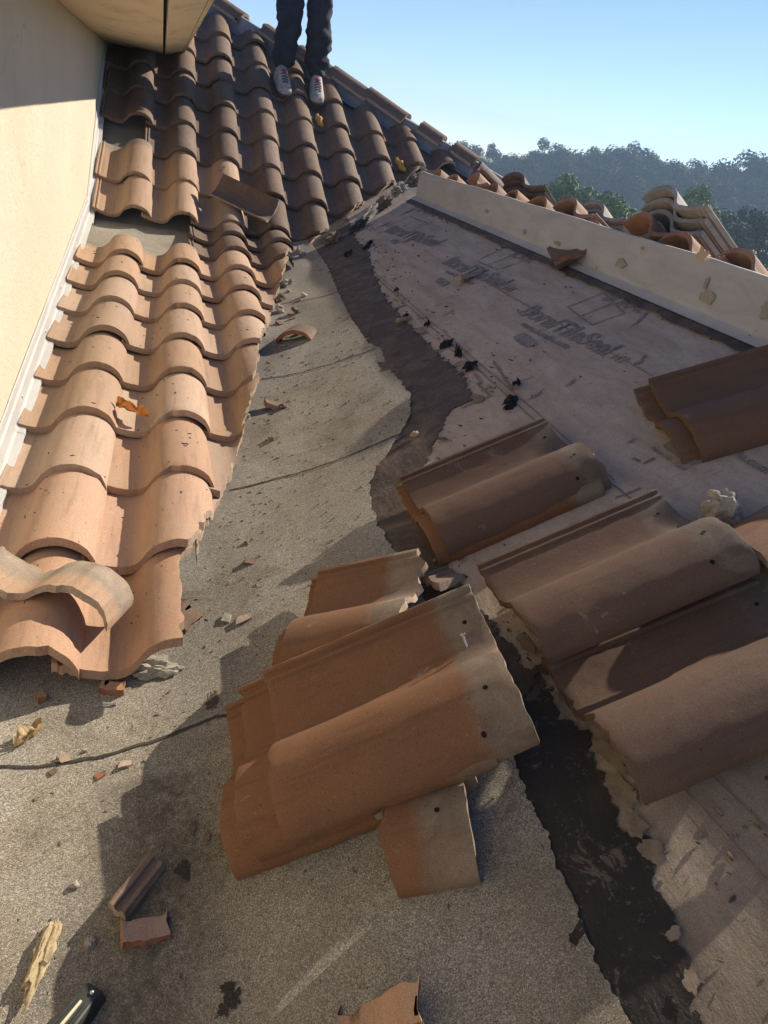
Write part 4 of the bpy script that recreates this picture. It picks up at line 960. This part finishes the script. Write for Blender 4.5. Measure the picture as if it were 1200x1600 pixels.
for f, rz in ((a, .12), (b, -.06)):
    m = Matrix.Translation(f) @ Matrix.Rotation(rz, 4, 'Z') @ Matrix.Rotation(R_(20), 4, 'X')
    def shoe(secs, z0, grow=0):
        bm = bmesh.new(); rows = []
        for y, hw, h in secs:
            rows.append([bm.verts.new(m @ Vector((math.copysign(abs(math.cos(t))**.7, math.cos(t))*(hw+grow), y, z0 + max(0, math.sin(t))**.8*h))) for t in [math.pi*k/10 for k in range(11)]])
        for p_, q_ in zip(rows, rows[1:]):
            for k in range(10): bm.faces.new((p_[k], q_[k], q_[k+1], p_[k+1]))
            bm.faces.new((p_[10], q_[10], q_[0], p_[0]))
        bm.faces.new(rows[0]); bm.faces.new(rows[-1][::-1]); bmesh.ops.recalc_face_normals(bm, faces=bm.faces); return bm
    secs = [(-.205, .022, .028), (-.185, .040, .042), (-.14, .048, .052), (-.09, .046, .070), (-.04, .042, .098), (.01, .040, .115), (.05, .037, .112), (.075, .024, .09)]
    secs = [(y*1.12, hw*1.2, h*1.12) for y, hw, h in secs]
    s_ = finish('shoe', shoe(secs, -.005), SHOE, per, angle=50)
    bm = shoe([(y, hw, .018) for y, hw, h in secs], -.022, .005); o = finish('sole', bm, SOLE, angle=50); o.parent = s_
    bm = bmesh.new(); bmesh.ops.create_uvsphere(bm, u_segments=14, v_segments=8, radius=1, matrix=m @ Matrix.Translation((0, -.045, .098)) @ Matrix.Diagonal((.022, .026, .010, 1))); o = finish('tongue', bm, RED, angle=60); o.parent = s_
    for k in range(4):
        bm = bmesh.new(); y = -.075 - .026*k; z = .088 - .010*k; bm_tube(bm, [m @ Vector((-.026, y, z-.006)), m @ Vector((0, y, z+.006)), m @ Vector((.026, y, z-.006))], .004, 6); o = finish('lace', bm, SOLE, angle=60); o.parent = s_

# ------------------------------------------------------------------ trees
def leaf_mat(name, a, b):
    s = NT(name); co = s.coord(); n = s.noise(co, .9, 4, .6); f = s.noise(co, 7, 3); oi = s.new('ShaderNodeObjectInfo')
    c = s.mix(s.ramp(n, [(.35, 0), (.65, 1)]), a, b); c = s.mix(1.0, c, s.ramp(f, [(.3, .7), (.7, 1.3)]), 'MULTIPLY')
    hs = s.new('ShaderNodeHueSaturation'); s.link(s.math('ADD', .75, s.math('MULTIPLY', oi.outputs['Random'], .5)), hs.inputs['Value']); s.link(c, hs.inputs['Color'])
    s.link(s.math('ADD', .485, s.math('MULTIPLY', s.math('FRACT', s.math('MULTIPLY', oi.outputs['Random'], 5.7)), .03)), hs.inputs['Hue'])
    return s.done(hs.outputs[0], None, .9)
LEAF = leaf_mat('forest_leaves', (.032, .058, .016), (.072, .105, .030)); LEAFY = leaf_mat('young_leaves', (.12, .17, .045), (.19, .22, .07)); BARK = plain('bark', (.09, .07, .05), .9, None, 4, .5, 20)
def crown_bm(h, rad, n, ls, sd, base=.28):
    rnd = random.Random(sd); bm = bmesh.new()
    clumps = []
    for k in range(17):
        t = rnd.random()**.8; z = h*(base + (1-base)*t); rr = rad*math.sqrt(max(.05, 1 - (2*t-.75)**2*.62))*rnd.uniform(.25, .95); an = rnd.random()*6.283
        clumps.append((Vector((rr*math.cos(an), rr*math.sin(an), z*rnd.uniform(.92, 1.04))), rad*rnd.uniform(.30, .56)))
    for i in range(n):
        c, r = clumps[rnd.randrange(17)]
        d = Vector((rnd.gauss(0, 1), rnd.gauss(0, 1), rnd.gauss(0, .8))).normalized()*r*rnd.random()**.22; p = c + d
        nrm = (d.normalized() + Vector((rnd.gauss(0, .6), rnd.gauss(0, .6), rnd.gauss(0, .6)+.3))).normalized(); s = nrm.orthogonal().normalized(); t_ = nrm.cross(s); an = rnd.random()*6.28
        s, t_ = s*math.cos(an) + t_*math.sin(an), t_*math.cos(an) - s*math.sin(an); q = ls*rnd.uniform(.6, 1.3)
        bm.faces.new([bm.verts.new(p + s*q*x + t_*q*y) for x, y in ((-.9, -.1), (0, -.55), (.95, .05), (.1, .6))])
    return bm, clumps
def tree_proto(h, rad, n, ls, sd, mat, base=.28):
    bm, cl = crown_bm(h, rad, n, ls, sd, base); cm = finish('crown', bm, mat, smooth=False, link=False)
    bm = bmesh.new(); bm_tube(bm, [Vector((0, 0, -.3)), Vector((.05*h*.1, 0, h*.3)), Vector((.02*h, .02*h, h*.62)), Vector((.02*h, .01*h, h*.9))], [h*.022, h*.017, h*.010, h*.003], 8)
    for c, r in cl[:9]: bm_tube(bm, [Vector((.01*h, 0, c.z*.62)), c*.55 + Vector((0, 0, c.z*.36)), c], [h*.008, h*.005, h*.002], 5)
    return cm, finish('trunk', bm, BARK, link=False)
def put_tree(proto, x, y, sc, rot, label, group, name='tree', z=GZ, zs=1.0):
    t = empty(name, (x, y, z), rot); t.scale = (sc, sc, sc*zs); tag(t, label, 'tree', group)
    for me in proto: o = bpy.data.objects.new(me.name.split('.')[0], me); C.objects.link(o); o.parent = t
PR = [tree_proto(12, 4.4, 4200, .33, 11, LEAF), tree_proto(12, 3.6, 3600, .31, 23, LEAF, .22), tree_proto(12, 4.9, 4600, .35, 37, LEAF, .25), tree_proto(12, 4.0, 3800, .32, 51, LEAF, .18)]
TOPS = [(560,232),(690,213),(730,216),(770,232),(800,240),(840,222),(880,230),(930,230),(960,226),(1000,232),(1035,243),(1080,246),(1120,250),(1160,247),(1200,250),(1300,262),(1420,285)]
rnd = random.Random(5)
GT = 'dark trees of the far wood'
for rowi, (dist, step, ext) in enumerate(((166, 26, 1.0), (158, 30, .90), (151, 32, .76), (146, 24, .45))):
    px = 560.0
    while px < 1430:
        top = lerp_poly(TOPS, px) + rnd.uniform(-4, 9); v = ray(px, top); hz = math.hypot(v.x, v.y); d = dist + rnd.uniform(-5, 5)
        x, y = v.x/hz*d, v.y/hz*d; h = (CAM.z + v.z/hz*d - GZ)*ext*rnd.uniform(.9, 1.0)
        put_tree(PR[rnd.randrange(4)], x, y, h/12.2*rnd.uniform(.95, 1.1), rnd.random()*6.28, 'dark blue-green broadleaf tree in the wood along the horizon', GT, zs=1.0)
        px += step*rnd.uniform(.8, 1.2)
PY = tree_proto(6, 1.7, 1500, .16, 77, LEAFY, .12); PD = tree_proto(6, 2.0, 1600, .18, 91, LEAF, .1)
for px, py, d, proto, lab in ((893,272,46,PY,'young yellow-green tree directly behind the ridge flashing'),(868,283,48,PY,'shorter yellow-green sapling left of the young tree'),(918,292,44,PY,'thin yellow-green sapling right of the young tree'),(968,303,40,PY,'small bright sapling between the two grey tile stacks'),(1092,288,52,PY,'pale green tree rising behind the tall grey tile stack'),(1128,330,60,PD,'rounded bush right of the tall grey tile stack'),(1182,328,62,PD,'rounded bush at the right edge of the meadow'),(1150,350,58,PD,'low bush between two rounded bushes at right'),(1212,345,60,PD,'rounded bush just past the right edge of the meadow')):
    v = ray(px, py); hz = math.hypot(v.x, v.y); h = CAM.z + v.z/hz*d - GZ
    put_tree(proto, v.x/hz*d, v.y/hz*d, h/6.1, random.random()*6, lab, 'young trees on the meadow')

# ------------------------------------------------------------------ haze over the meadow
bm = bmesh.new(); bm_box(bm, (-120, -60, GZ - 2.5), (330, 330, 16)); hz = finish('haze', bm, [], smooth=False)
hm = bpy.data.materials.new('haze'); hm.use_nodes = True; ht = hm.node_tree; ht.nodes.remove(ht.nodes['Principled BSDF'])
pv = ht.nodes.new('ShaderNodeVolumePrincipled'); pv.inputs['Color'].default_value = (.55, .76, 1, 1); pv.inputs['Density'].default_value = .0017; pv.inputs['Anisotropy'].default_value = .1
ht.links.new(pv.outputs[0], ht.nodes['Material Output'].inputs['Volume']); hz.data.materials.append(hm); tag(hz, 'pale blue morning haze over the meadow', 'haze', kind='stuff')
